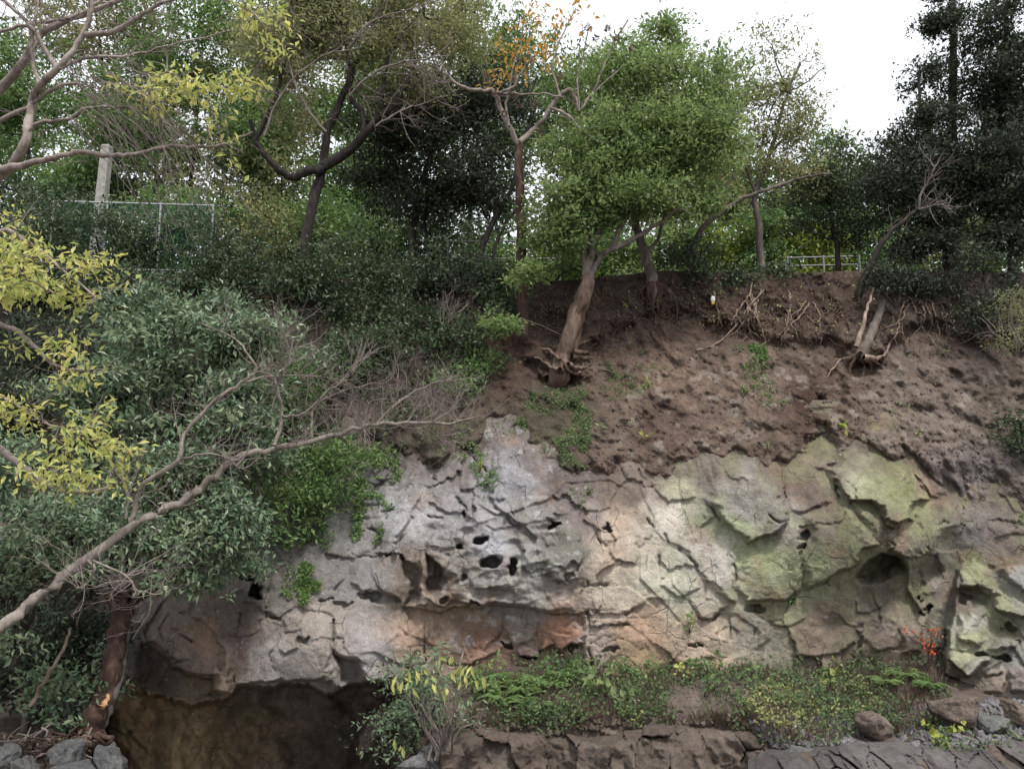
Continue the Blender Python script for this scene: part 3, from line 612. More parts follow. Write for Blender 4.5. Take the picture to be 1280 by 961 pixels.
# ------------------------------------------------------------------ ground below and hilltop behind
def axis(a, b, st, far):
    mid_ = np.arange(a, b + st, st); o = [st]
    while sum(o) < far: o.append(o[-1] * 1.5)
    cs = np.cumsum(o); return np.concatenate([a - cs[::-1], mid_, b + cs])
def ground_z(x, y):
    p = np.stack([x, y, 0 * x], -1)
    n1 = fbm(p * 0.9, 3, 201); n2 = fbm(p * 4, 3, 203)
    px = 640 + x / y * F * 1.02
    edge = np.interp(px, [-400, 0, 110, 150, 470, 520, 620, 930, 980, 1300, 1600], [10.4, 10.6, 11.3, 18, 18, 11.3, 11.15, 11.1, 10.5, 9.9, 9.9]) + n1 * .2
    bank = np.interp(y, [9.5, 11.1, 12.4, 13.4], [-3.22, -3.04, -2.82, -2.66]) + 0.07 * n1 + .035 * n2 + .05 * np.sin(x * 2.3)
    bank = np.where(px < 300, bank - 0.62, bank)
    low = -5.3 + .25 * n1 + .05 * n2
    t = sstep(-0.35, 0.1, y - edge)
    far = sstep(30, 60, np.hypot(x, y))
    return (low * (1 - t) + bank * t) * (1 - far) + -5.3 * far
ax = axis(-9, 10.5, 0.09, 260); ay = axis(9.2, 14.2, 0.08, 260)
GX, GY = np.meshgrid(ax, ay)
GZ = ground_z(GX, np.maximum(GY, .5))
gp = np.stack([GX, GY, GZ], -1)
g3 = np.stack([GX, GY, 0 * GX], -1)
cn = np.clip(fbm(g3 * 1.5, 4, 211) + .5, 0, 1)[..., None]
GC = lin((90, 80, 73)) * (1 - cn) + lin((112, 102, 93)) * cn
hh, ww = GX.shape; ig = np.arange(hh * ww).reshape(hh, ww)
qg = np.stack([ig[:-1, :-1], ig[:-1, 1:], ig[1:, 1:], ig[1:, :-1]], -1).reshape(-1, 4)
tag(link('ground', mesh_np('ground', gp.reshape(-1, 3), qg, M['ground'], True, GC.reshape(-1, 3) * .8)), 'brown earth bank and stream bed below the cliff', None, None, 'structure')
def ground_hit(px, py):
    px = np.atleast_1d(np.asarray(px, float)); py = np.atleast_1d(np.asarray(py, float))
    Y = np.full(px.shape, np.nan)
    for yy in np.arange(9.0, 13.9, 0.04):
        p = P(px, py, yy); gz = ground_z(p[:, 0], p[:, 1])
        m = np.isnan(Y) & (p[:, 2] <= gz); Y[m] = yy
    return np.where(np.isnan(Y), 13.3, Y)

hx = axis(-14, 14, 0.8, 260); hy = np.concatenate([np.arange(16.9, 24, .5), axis(25, 30, 2, 260)[3:]])
hy = hy[hy > 16.8]; hy = np.unique(hy)
HX, HY = np.meshgrid(hx, hy)
HZ = 4.62 + .12 * fbm(np.stack([HX, HY, 0 * HX], -1) * .5, 3, 221) + np.clip((HY - 17) * .01, 0, 1.2) - sstep(17.8, 16.9, HY) * .35
ih = np.arange(HX.size).reshape(HX.shape)
qh = np.stack([ih[:-1, :-1], ih[:-1, 1:], ih[1:, 1:], ih[1:, :-1]], -1).reshape(-1, 4)
hc = np.tile(lin((88, 76, 58)) * .8, (HX.size, 1))
tag(link('hilltop', mesh_np('hilltop', np.stack([HX, HY, HZ], -1).reshape(-1, 3), qh, M['ground'], True, hc)), 'wooded level ground on top of the cliff', None, None, 'structure')

# ------------------------------------------------------------------ vegetation builders
UP = np.array([0, 0, 1.0])
def leaf_geo(pos, d, n, L, Wd, fold=0.18):
    """one folded leaf per row: four corners, two triangles"""
    d = nrm(d); s = nrm(np.cross(d, n)); n = np.cross(s, d)
    L = np.broadcast_to(L, (len(pos),))[:, None]; Wd = np.broadcast_to(Wd, (len(pos),))[:, None]
    midp = pos + d * L * .45
    v = np.stack([pos, midp + s * Wd * .5 + n * Wd * fold, pos + d * L - n * L * .1, midp - s * Wd * .5 + n * Wd * fold], 1)
    k = np.arange(len(pos))[:, None] * 4
    f = np.concatenate([k + [0, 1, 2], k + [0, 2, 3]], 1).reshape(-1, 3)
    return v.reshape(-1, 3), f

def leaves_obj(name, pos, d, n, L, Wd, mat, parent, fold=.18):
    if len(pos) == 0: return None
    v, f = leaf_geo(pos, d, n, L, Wd, fold)
    return link(name, mesh_np(name, v, f, mat, False), parent)

def spray_centres(ells, per_px, rg, gap=0.05, gs=1.6, shell=2.0, bough=8):
    """cluster centres inside pixel ellipses (cx,cy,rx,ry,Y[,mult[,depth radius]])"""
    out = []
    for e in ells:
        cx, cy, rx, ry, Y = e[:5]; mul = e[5] if len(e) > 5 else 1.0
        n = int(rx * ry * math.pi * per_px * mul)
        if n < 1: continue
        sc = Y / F; rd = e[6] if len(e) > 6 else 0.75 * min(rx, ry) * sc + 0.12 * max(rx, ry) * sc
        nb = max(5, n // bough); bs = min(.36, .30 * min(rx, ry) * sc + .05)
        m = int(nb * 2.2) + 6
        u = nrm(rg.normal(0, 1, (m, 3))) * (rg.random((m, 1)) ** (1 / (1 + shell)))
        c = P(cx, cy, Y); bc = c + u * np.array([rx * sc, rd, ry * sc])
        nz_ = fbm(bc * gs, 2, int(cx) + 7)
        bc = bc[nz_ > gap - 0.25 * rg.random(len(bc))][:nb]
        if len(bc) == 0: continue
        p = bc[rg.integers(0, len(bc), n)] + rg.normal(0, 1, (n, 3)) * np.array([bs, bs, bs * .36])
        out.append(np.column_stack([p, np.repeat(c[None], len(p), 0)]))
    return np.concatenate(out) if out else np.zeros((0, 6))

def crown(name, cs, per, L, mat, parent, rg, spread=0.22, ratio=.42, droop=0.0, up=.55):
    """leaf sprays around the centres"""
    if len(cs) == 0: return None
    k = len(cs); out = nrm(cs[:, :3] - cs[:, 3:6] + rg.normal(0, .15, (k, 3)) )
    tw = nrm(out * .7 + UP * (.25 - droop) + rg.normal(0, .55, (k, 3)))
    t = rg.random((k, per, 1)) * 2 - 1.0
    pos = cs[:, None, :3] + tw[:, None] * t * spread * .9 + rg.normal(0, spread * .42, (k, per, 3)) * np.array([1, 1, .6])
    d = nrm(tw[:, None] * .7 + rg.normal(0, .6, (k, per, 3)) - UP * droop)
    n = nrm(UP * up + rg.normal(0, .45, (k, per, 3)) + np.array([0, -.25, 0]))
    Ls = L * rg.uniform(.5, 1.4, k * per)
    return leaves_obj(name, pos.reshape(-1, 3), d.reshape(-1, 3), n.reshape(-1, 3), Ls, Ls * ratio * rg.uniform(.8, 1.2, k * per), mat, parent)

def grow(limbs, targets, rg, tip=0.004, maxn=260, jit=.1):
    """connect target points to a skeleton; returns polylines with radii"""
    if len(targets) == 0: return []
    tg = targets[rg.permutation(len(targets))[:maxn]]
    nodes = np.concatenate([l[:, :3] for l in limbs]); nodes = nodes[:: max(1, len(nodes) // 400)]
    par = list(-np.ones(len(nodes), int)); pts = list(nodes)
    d0 = np.min(np.linalg.norm(tg[:, None] - nodes[None], axis=-1), axis=1); tg = tg[np.argsort(d0)]
    arr = np.zeros((len(nodes) + len(tg) * 4 + 8, 3)); arr[:len(nodes)] = nodes; n = len(nodes)
    chains = []
    for p in tg:
        dv = p - arr[:n]; d = np.linalg.norm(dv, axis=1) + 0.35 * np.maximum(arr[:n, 2] - p[2], 0)
        j = int(np.argmin(d)); a = arr[j]; L = np.linalg.norm(p - a)
        m = 3 if L > .5 else 2
        ch = [j]
        for s in range(1, m + 1):
            t = s / m; q = a + (p - a) * t
            if s < m: q = q + rg.normal(0, jit * L * .6, 3) + UP * .10 * L * math.sin(t * 3.14)
            arr[n] = q; par.append(ch[-1]); ch.append(n); n += 1
        chains.append(ch)
    par = np.array(par); load = np.zeros(n)
    for ch in chains: load[ch[-1]] += 1
    for i in range(n - 1, -1, -1):
        if par[i] >= 0: load[par[i]] += load[i]
    out = []
    for ch in chains:
        q = arr[ch]; ld = load[ch].copy(); ld[0] = ld[1]
        out.append((q, tip * np.maximum(ld, 1) ** .5))
    return out

def fractal(g, start, d, length, r, depth, rg, up=.12, spread=.7, kids=3, sides=4, wander=.22, pts_out=None):
    n = 5; p = np.array(start, float); d = nrm(np.asarray(d, float)); pl = [p.copy()]; ds = [d]
    for i in range(n):
        d = nrm(d + rg.normal(0, wander, 3) + UP * up); p = p + d * length / n; pl.append(p.copy()); ds.append(d)
    rr = np.linspace(r, r * .45, n + 1); g.tube(pl, rr, sides if r > .006 else 3)
    if pts_out is not None: pts_out.append(pl[-1])
    if depth > 0:
        for k in range(kids):
            i = rg.integers(1, n + 1); a = nrm(ds[i] + rg.normal(0, spread, 3))
            fractal(g, pl[i], a, length * rg.uniform(.45, .75), rr[i] * .62, depth - 1, rg, up, spread, kids, sides, wander, pts_out)

def tree(name, label, cat, group, limbs, ells, leaf, L, per_px, per=14, bark='bark_grey', seed=1, trunk_n=1, gap=.0, gs=1.6, spread=.22,
         ratio=.42, droop=0., twig=None, maxn=240, tip=.004, shell=2.0, extra=None, up=.55, sides=8, limb_bark=None, bough=9):
    """thing with trunk, branch, twigs and crown; limbs are row arrays x,y,z,r"""
    rg = np.random.default_rng(seed)
    for i in range(trunk_n):
        f_ = limbs[i][0]
        if f_[1] > 16.95 and f_[2] > 4.3:                             # carry the stem down into the hilltop
            limbs[i] = np.vstack([[f_[0] + .02, f_[1], 4.3, f_[3] * 1.15], limbs[i]])
    t = thing(name, label, cat, group)
    for i, l in enumerate(limbs):
        g = Geo(); g.tube(l[:, :3], l[:, 3], sides if l[:, 3].max() > .025 else 5)
        g.build('trunk' if i < trunk_n else 'branch', M[bark if i < trunk_n else (limb_bark or bark)], t)
    cs = spray_centres(ells, per_px / per, rg, gap, gs, shell, bough)
    g = Geo()
    for q, r in grow(limbs, cs[:, :3], rg, tip, maxn): g.tube(q, r, 4)
    o = g.build('twigs', M[twig or bark], t)
    if o: o['kind'] = 'stuff'
    o = crown('crown', cs, per, L, M[leaf], t, rg, spread, ratio, droop, up)
    if extra: extra(t, rg)
    return t

def first_trunk(t): return [c for c in t.children if c.name.startswith('trunk')][0]
# ------------------------------------------------------------------ helpers for authored limbs
def twigs_from(g, limbs, rg, n, length, r, depth, up=.1, spread=.8, kids=3, t0=.3, dirb=None):
    for _ in range(n):
        l = limbs[rg.integers(len(limbs))]; i = int(len(l) * rg.uniform(t0, .98)); i = min(max(i, 1), len(l) - 1)
        d = nrm(l[i, :3] - l[i - 1, :3]) * .5 + rg.normal(0, .7, 3)
        if dirb is not None: d = d + np.asarray(dirb)
        fractal(g, l[i, :3], d, length * rg.uniform(.6, 1.3), min(r, l[i, 3] * .7), depth, rg, up, spread, kids)

# ------------------------------------------------------------------ trees on the hilltop, back row
BACK = [ # cx, trunk foot py, crown ellipses, leaf, label
 (40, [(20,120,95,110,25),(95,210,70,90,24)], 'leaf_mid', 'leafy dark tree behind the concrete post'),
 (235, [(240,80,110,100,25),(180,170,70,70,24.5),(300,160,70,80,25)], 'leaf_mid', 'broad mid green tree standing behind the green mesh fence'),
 (345, [(350,130,85,120,26),(330,240,60,70,25)], 'leaf_olive', 'olive green tree behind the dark crooked trunk'),
 (470, [(470,230,70,80,25),(455,120,60,90,26)], 'leaf_mid', 'open leafy tree between the crooked trunk and the blackish evergreen'),
 (720, [(700,130,90,90,26),(640,90,70,80,26.5)], 'leaf_mid', 'leafy tree behind the bare stem with seed heads'),
 (830, [(820,190,80,100,25),(880,230,60,70,24)], 'leaf_olive', 'soft green tree behind the cliff edge tree with exposed roots'),
 (1000, [(930,240,60,60,24),(1000,260,60,50,24),(1050,210,50,60,25)], 'leaf_mid', 'low rounded tree behind the slender airy tree'),
 (590, [(590,60,80,70,27),(560,10,90,50,27)], 'leaf_olive', 'high olive crown above the blackish evergreen'),
 (130, [(120,20,110,70,26),(160,60,60,50,26)], 'leaf_olive', 'high leafy crown behind the long bare whips'),
 (430, [(430,20,100,70,27),(330,30,80,60,27)], 'leaf_mid', 'tall crown above the crooked trunk limbs'),
 (1250, [(1240,230,70,80,24),(1200,270,60,60,24)], 'leaf_dark', 'dark tree behind the thick evergreen trunk'),
 (1110, [(1075,250,50,55,24),(1120,270,50,50,24.5)], 'leaf_dark', 'dark low tree between the airy tree and the tall blackish evergreens'),
]
for i, (cx, el, lf, lab) in enumerate(BACK):
    Y = el[0][4]
    yb = 480.5 - F * math.tan(math.atan2(5.0, Y) - PITCH)
    tr = limb([(cx, yb + 12), (cx + 7, yb - 50), (cx - 8, yb - 100), (el[0][0] * .6 + cx * .4 + 8, el[0][1] * .6 + (yb - 130) * .4), (el[0][0], el[0][1])], Y, Y, 5, 1.2)
    tree('tree', lab, 'tree', 'trees behind the cliff edge', [tr], el, lf, .17, .29, 14, 'bark_dark', 300 + i, gap=.03, gs=.9, spread=.34, maxn=150, shell=1.0)
for i, (cx, cy, rx, ry, lf, lab) in enumerate([(30,200,130,130,'leaf_mid','far leafy tree behind the concrete post tree'),(200,190,120,120,'leaf_olive','far olive tree behind the mesh fence trees'),(330,150,110,150,'leaf_mid','far green tree behind the crooked trunk crown'),(470,170,100,130,'leaf_olive','far olive tree left of the blackish evergreen'),
   (620,190,100,120,'leaf_mid','far green tree right of the blackish evergreen'),(760,220,90,100,'leaf_olive','far olive tree behind the exposed-root tree'),(890,260,80,70,'leaf_mid','far low tree behind the airy tree'),(1010,270,80,55,'leaf_olive','far low olive tree under the sky gap'),(1150,240,90,80,'leaf_dark','far dark tree behind the tall evergreens'),(1290,200,90,120,'leaf_dark','far dark tree right of the tall evergreens')]):
    Y = 33 + (i % 3); yb = 480.5 - F * math.tan(math.atan2(5.0, Y) - PITCH)
    tree('tree', lab, 'tree', 'far trees on the hilltop', [limb([(cx, yb), (cx + 8, yb - 90), (cx - 6, cy + 20), (cx, cy)], Y, Y, 4, 1.2)], [(cx, cy, rx, ry, Y)], lf, .27, .14, 12, 'bark_dark', 380 + i, gap=.0, gs=.7, spread=.5, maxn=60, shell=1.)
# bright bushes beyond the fence, seen under the crowns
for i, (cx, cy, rx, ry, lf, lab) in enumerate([
  (690,318,55,26,'leaf_lime','bright bush behind the bare reddish trunk'),(600,312,40,24,'leaf_mid','green bush behind the white rail'),
  (905,312,60,30,'leaf_lime','lime green bush behind the slender airy tree'),(1010,308,50,28,'leaf_lime','yellowish bush behind the far grey rail'),
  (800,318,50,28,'leaf_green','green bush behind the leaning trunk at the edge'),(1240,300,60,30,'leaf_mid','green bush behind the tall evergreen trunk'),
  (470,300,60,40,'leaf_mid','leafy bush under the blackish evergreen'),(340,300,60,45,'leaf_olive','olive bush behind the crooked trunk foot'),
  (1120,318,40,22,'leaf_mid','low bush left of the tall evergreen trunk'),
  (60,290,80,60,'leaf_dark','dark bush behind the fence below the concrete post'),(215,280,80,60,'leaf_mid','green bush behind the mesh fence panel'),
  (400,290,60,55,'leaf_mid','leafy bush behind the crooked trunk'),(540,295,60,50,'leaf_dark','dark bush behind the blackish evergreen stems'),
  (740,295,50,35,'leaf_mid','green bush behind the forked stems of the edge tree'),(855,300,45,35,'leaf_green','fresh green bush right of the leaning trunk'),
  (960,290,40,35,'leaf_mid','mid green bush left of the far grey rail'),(1065,300,40,35,'leaf_mid','mid green bush right of the far grey rail'),(1180,310,50,35,'leaf_olive','olive bush glimpsed beside the tall evergreen trunk')]):
    Y = 22.5 + .5 * (i % 3)
    st = limb([(cx, 372), (cx + 3, 340), (cx, cy)], Y, Y, 2.5, 1)
    tree('bush', lab, 'bush', 'bushes behind the cliff edge', [st], [(cx, cy, rx, ry, Y), (cx, cy + ry * .9 + 12, rx * 1.1, 26, Y)], lf, .15, .45, 12, 'bark_dark', 340 + i, spread=.28, maxn=60, gap=-.4, shell=1., bough=5)

rg = np.random.default_rng(88)
k = 28000; ux = rg.uniform(-200, 1500, k); Yq = rg.uniform(25, 31, k); X = P(ux, 395 - 115 * rg.random(k) ** 1.3 * (1 + .5 * np.sin(ux * .02)), Yq); Ls = .25 * rg.uniform(.6, 1.3, k)
ux2 = rg.uniform(-200, 640, 20000); X2 = P(ux2, 395 - 170 * rg.random(20000) ** 1.2, rg.uniform(24, 27, 20000)); L2 = .22 * rg.uniform(.6, 1.3, 20000)
tag(leaves_obj('undergrowth', X2, rg.normal(0, 1, X2.shape), UP * .4 + rg.normal(0, .6, X2.shape), L2, L2 * .5, M['leaf_dark'], None), 'dark tangled undergrowth behind the mesh fence', None, None, 'stuff')
tag(leaves_obj('undergrowth', X, rg.normal(0, 1, X.shape), UP * .4 + rg.normal(0, .6, X.shape), Ls, Ls * .5, M['leaf_mid'], None), 'mixed green undergrowth filling the back of the hilltop', None, None, 'stuff')

# ------------------------------------------------------------------ fences, post
def fence(label, x0, y0, x1, y1, Y0, Y1, hgt, mesh_mat, post_n, with_mesh=True):
    a = P(x0, y0, Y0); b = P(x1, y1, Y1); t = thing('chain_link_fence' if with_mesh else 'railing', label, 'fence' if with_mesh else 'railing')
    L = np.linalg.norm(b - a); e = (b - a) / L; nn = nrm(np.cross(e, UP))
    for k in range(post_n):
        p = a + e * L * k / (post_n - 1); g = Geo(); g.tube([p - UP * 1.3, p, p + UP * (hgt + .04)], .026, 8); g.build('post', M['white_paint'], t)
    for hz in ([hgt, .06] if with_mesh else [hgt, hgt * .5]):
        g = Geo(); g.tube([a + UP * hz, (a + b) / 2 + UP * hz, b + UP * hz], .02, 6); g.build('rail', M['white_paint'], t)
    if with_mesh:
        V = []; Fq = []; s = .085; wd = .0045; n = int((L + hgt) / s)
        for sgn in (1, -1):
            for k in range(n):
                u0 = k * s - (hgt if sgn > 0 else 0); u1 = u0 + hgt
                z0, z1 = (0, hgt) if sgn > 0 else (hgt, 0)
                def cut(u0, z0, u1, z1):
                    if u0 < 0: z0 += (z1 - z0) * (-u0) / (u1 - u0); u0 = 0
                    if u1 > L: z1 = z0 + (z1 - z0) * (L - u0) / (u1 - u0); u1 = L
                    return u0, z0, u1, z1
                if u1 <= 0 or u0 >= L: continue
                u0, z0, u1, z1 = cut(u0, z0, u1, z1)
                p, q = a + e * u0 + UP * (z0 + .03), a + e * u1 + UP * (z1 + .03)
                side = nrm(np.cross(q - p, nn)) * wd; dep = nn * wd
                i = len(V); V += [p + side, p - side * .5 + dep, p - side * .5 - dep, q + side, q - side * .5 + dep, q - side * .5 - dep]
                Fq += [[i, i + 1, i + 4, i + 3], [i + 1, i + 2, i + 5, i + 4], [i + 2, i, i + 3, i + 5]]
        o = link('wire_mesh', mesh_np('wire_mesh', np.array(V), np.array(Fq), M[mesh_mat]), t)
    return t
fence('green wire mesh fence with white posts on the hilltop', 60, 338, 262, 342, 18.8, 19.2, 1.75, 'fence_green', 4)
fence('white rail fence section behind the bare reddish trunk', 560, 345, 700, 345, 20.5, 20.5, .95, 'fence_green', 4, False)
fence('grey rail section among the lime bushes', 985, 343, 1075, 341, 20.5, 20.5, .45, 'fence_green', 3, False)
t = thing('concrete_post', 'pale concrete post standing behind the green mesh fence', 'post')
c = P(117, 345, 20.0); zt = P(117, 182, 20.0)[2]
g = Geo()
V = []; Fq = []
for i, (zz, wdt) in enumerate([(c[2] - 1.2, .12), (c[2] + 1.0, .12), (zt - .04, .11), (zt, .08)]):
    for (sx_, sy_) in ((-1, -1), (1, -1), (1, 1), (-1, 1)): V.append((c[0] + sx_ * wdt + (zz - c[2]) * .03, c[1] + sy_ * wdt, zz))
    if i:
        b_ = i * 4
        for k in range(4): Fq.append((b_ - 4 + k, b_ - 4 + (k + 1) % 4, b_ + (k + 1) % 4, b_ + k))
Fq.append((12, 13, 14, 15))
link('shaft', mesh_np('shaft', V, Fq, M['concrete']), t)

# ------------------------------------------------------------------ front row of trees
# crooked dark tree
def LB(p, Y0, Y1, r0, r1): return limb(p, Y0, Y1, r0, r1)
tree('tree', 'tree with crooked dark trunk and long curved limbs above the fence', 'tree', None,
 [LB([(370,420),(376,385),(380,330),(386,280),(396,235),(404,205),(410,161),(430,118),(440,90)],17.2,17.4,9,4),
  LB([(404,212),(386,214),(363,222),(347,210),(334,198),(319,175),(312,150)],17.2,16.6,6.5,2.5),
  LB([(404,208),(432,192),(455,168),(470,150),(492,132),(510,105),(520,70)],17.2,17,7,2.5),
  LB([(455,168),(452,140),(438,120),(437,80),(430,40),(425,5)],17.1,16.8,4,1.5),
  LB([(440,90),(455,60),(470,30),(490,0)],17.4,17.2,3.5,1.5),
  LB([(319,175),(345,120),(352,90),(365,60),(380,30),(398,0)],16.7,16.5,3,1.2),
  LB([(470,150),(478,110),(486,70),(505,40),(530,10)],17,16.7,3,1.2),
  LB([(432,192),(470,158),(490,165),(500,150)],17.1,16.8,2.5,1)],
 [(340,70,45,60,17),(400,60,60,55,17.2),(455,45,50,45,17.2),(520,40,60,45,17.4),(500,110,55,40,17.6),(360,10,70,30,17),(445,-20,110,40,17),(570,45,45,40,18),(370,150,30,30,17.2,.5)],
 'leaf_olive', .095, .55, 12, 'bark_dark', 401, gap=.12, gs=1.3, spread=.26, maxn=330, twig='twig_dark', shell=1.3)
rg = np.random.default_rng(131); ct = [o for o in COL.objects if o.get('label', '').startswith('tree with crooked dark trunk')][0]; g = Geo()
cl_ = [LB([(330,170),(345,130),(370,95),(405,70),(450,60)],16.5,16.2,1.8,.8), LB([(437,120),(470,90),(520,75),(560,70)],16.6,16.2,1.8,.7), LB([(470,158),(500,140),(530,130),(560,120)],16.6,16.3,1.6,.7), LB([(408,165),(380,130),(355,60),(350,10)],16.7,16.3,1.8,.8), LB([(436,60),(460,30),(500,15),(550,0)],16.5,16.2,1.6,.7)]
for l in cl_: g.tube(l[:, :3], l[:, 3], 5)
twigs_from(g, cl_, rg, 70, 1.0, .010, 2, .06, .6, 3, .1); g.build('twigs', M['twig'], ct)['kind'] = 'stuff'
# blackish evergreen
tree('tree', 'blackish dense evergreen between the crooked tree and the bare reddish trunk', 'tree', None,
 [LB([(512,345),(515,300),(522,250),(540,190),(560,120)],19.2,19.2,6,3), LB([(598,350),(606,300),(625,262),(640,235),(650,180)],18.8,19,5,2),
  LB([(612,345),(618,310),(632,280),(645,262)],18.6,18.8,3,1.5), LB([(540,345),(532,290),(535,240)],19.4,19.4,3,2)],
 [(565,190,80,75,19.2),(500,185,55,60,19.2),(540,130,75,50,19.2),(600,230,45,45,19),(530,245,50,35,19),(470,240,40,40,19.3,.6),(620,140,50,50,19.2)],
 'leaf_black', .11, .58, 14, 'bark_dark', 402, gap=-.02, spread=.28, maxn=220, trunk_n=4)
# bare reddish stem with seed heads
bl = [LB([(655,425),(654,380),(652,330),(651,260),(648,205),(648,178)],15.4,15.4,8,5.5),
 LB([(648,180),(636,158),(625,135),(619,115),(600,113),(575,108),(562,96),(552,90)],15.4,14.9,4,1.6),
 LB([(649,178),(668,162),(680,148),(700,120),(712,113),(720,122),(724,138),(738,120),(750,95),(765,60),(785,25)],15.4,15.1,4,1.0),
 LB([(688,135),(706,142),(722,158),(740,172),(760,182)],15.2,14.8,2.2,1.2),
 LB([(620,116),(650,118),(680,118),(705,122)],15.1,15.2,1.6,1.0),
 LB([(619,116),(640,110),(652,92),(660,78),(668,70)],15.1,14.8,2,1.2),
 LB([(636,158),(632,130),(640,95),(650,60),(655,20)],15.2,15.3,1.8,.8),
 LB([(700,120),(690,80),(700,50),(720,10)],15.2,15.4,1.6,.8),
 LB([(724,138),(722,100),(728,70),(735,40)],15.1,15.0,1.4,.8), LB([(738,120),(760,100),(780,80)],15.1,14.9,1.2,.7)]
ys_ = float(surfY(655, 425)); k_ = np.linspace(1, 0, len(bl[0]))[:, None]; bl[0][:, :3] *= 1 + k_ * (ys_ + .03 - bl[0][0, 1]) / bl[0][0, 1]; bl[0] = np.vstack([[*P(656, 448, ys_ + .4), bl[0][0, 3] * 1.1], bl[0]])   # foot set into the bank
def seeds(t, rg):
    heads = [(619,118),(651,132),(668,132),(675,165),(632,142),(735,35),(757,36),(697,95),(607,95),(640,118),(780,140),(808,150),(745,48),(770,48),(790,60),(790,135)]
    for (x, y) in heads:
        c = P(x + rg.normal(0, 1), y, 15.0 + rg.normal(0, .1)); k = 46; u = nrm(rg.normal(0, 1, (k, 3)))
        leaves_obj('seed_head', c + u * .03, u + rg.normal(0, .3, (k, 3)), rg.normal(0, 1, (k, 3)), .07 * rg.uniform(.6, 1.2, k), .022, M['seed'], t)
    g = Geo(); twigs_from(g, bl[1:], rg, 46, .6, .007, 1, .12, .6, 3, .3); g.build('twigs', M['twig'], t)['kind'] = 'stuff'
    cs = spray_centres([(645,65,40,45,15.1),(690,45,45,40,15.3),(720,10,40,20,15.3),(655,85,20,15,15.0),(650,30,30,25,15.2)], .0045, rg, -.2)
    crown('crown', cs, 5, .13, M['leaf_orange'], t, rg, .16, .4, .3)
tree('tree', 'nearly bare reddish tree with brown seed heads and a few orange leaves', 'tree', None, bl, [], 'leaf_orange', .1, .1, 8, 'bark_red', 403, extra=seeds, limb_bark='bark_pale')

# big green tree at the edge with exposed roots
gl = [LB([(699,468),(704,445),(714,415),(724,385),(732,362),(736,345)],15.0,15.3,12.5,8.5),
 LB([(712,440),(722,405),(731,375),(737,350)],14.9,15.2,8,6),
 LB([(735,350),(740,315),(747,290),(760,265),(770,240),(785,200),(800,150)],15.3,15.6,6,2),
 LB([(737,350),(748,325),(765,312),(790,300),(815,285),(838,268),(848,255),(855,235)],15.2,15.3,4.5,1.2),
 LB([(733,350),(731,318),(738,285),(742,262),(752,235),(745,190),(735,150)],15.3,15.8,5,1.6),
 LB([(765,312),(775,285),(790,262),(810,230),(825,180)],15.2,15.5,3.5,1.4),
 LB([(738,285),(715,262),(695,245),(670,235)],15.4,15.0,2.8,1.2),
 LB([(838,268),(850,262),(865,268)],15.1,14.9,1.6,1)]
roots = [[(700,462),(690,468),(682,468),(676,475)],[(705,458),(715,466),(725,466),(728,456),(718,446)],[(710,455),(725,460),(738,455),(733,446)],
 [(714,445),(730,448),(742,446),(745,436)],[(716,440),(728,440),(738,442)],[(697,462),(684,456),(672,448),(660,444)],[(700,450),(688,440),(676,436),(668,440)],[(718,432),(728,428),(740,424)],[(702,465),(698,474),(688,480)]]
def sroot(r, r0, r1, lift, rg):
    n_ = len(r); px_ = [a for a, _ in r]; py_ = [b_ for _, b_ in r]; sY = np.array([float(surfY(a, b_)) for a, b_ in r]) - np.linspace(lift, -.06, n_)
    X = P(px_, py_, sY); return smooth_line(np.column_stack([X, np.linspace(r0, r1, n_) * sY / F]), 4, .012, rg)
def groots(t, rg):
    for k in range(26):
        x = 705 + rg.normal(0, 22); y = 452 + rg.normal(0, 10); q = [(x, y)]
        for s in range(4): q.append((q[-1][0] + rg.normal(0, 7), q[-1][1] + rg.uniform(-1, 8)))
        l = sroot(q, .9, .4, .10, rg); g = Geo(); g.tube(l[:, :3], l[:, 3], 4); g.build('root', M['bark_brown'], first_trunk(t))
    for r in roots:
        l = sroot(r, rg.uniform(2.2, 4.2), 1.2, .22, rg); g = Geo(); g.tube(l[:, :3], l[:, 3], 6); g.build('root', M['bark_brown'], first_trunk(t))
ybs = float(surfY(700, 462)); gl[0][:, 1] += 0
for l_ in gl[:2]:
    k_ = np.linspace(1, 0, len(l_))[:, None] ** 1.5; l_[:, :3] *= 1 + k_ * (ybs + .05 - l_[0, 1]) / l_[0, 1]; l_[:, 3] *= 1 + .1 * k_[:, 0] ** 4
gl[0] = np.vstack([[*P(693, 486, ybs + .4), gl[0][0, 3] * .8], gl[0]])
tree('tree', 'bright green tree leaning out from the cliff edge on pale exposed roots', 'tree', None, gl,
 [(770,85,75,45,15.8),(840,60,50,30,15.9,.8),(800,40,50,22,16,.6),(880,120,42,60,15.9),(830,120,60,50,15.7),(900,170,30,35,15.7,.6),(880,250,40,22,15.4,.6),(720,215,55,42,15.6),(790,225,95,55,15.3),(715,268,45,36,15.4),(865,190,50,65,15.6),(745,165,65,38,15.4),(810,165,80,50,15.6),(650,345,40,12,15.2,.8),(640,398,34,12,14.9,.8),(745,255,50,35,15),(700,300,50,25,15.2),(700,90,30,40,16.3,.4)],
 'leaf_green', .105, .55, 15, 'bark_brown', 404, bough=11, trunk_n=2, limb_bark='bark_grey', gap=.14, gs=1.9, spread=.22, maxn=420, extra=groots, twig='bark_grey', droop=.05)
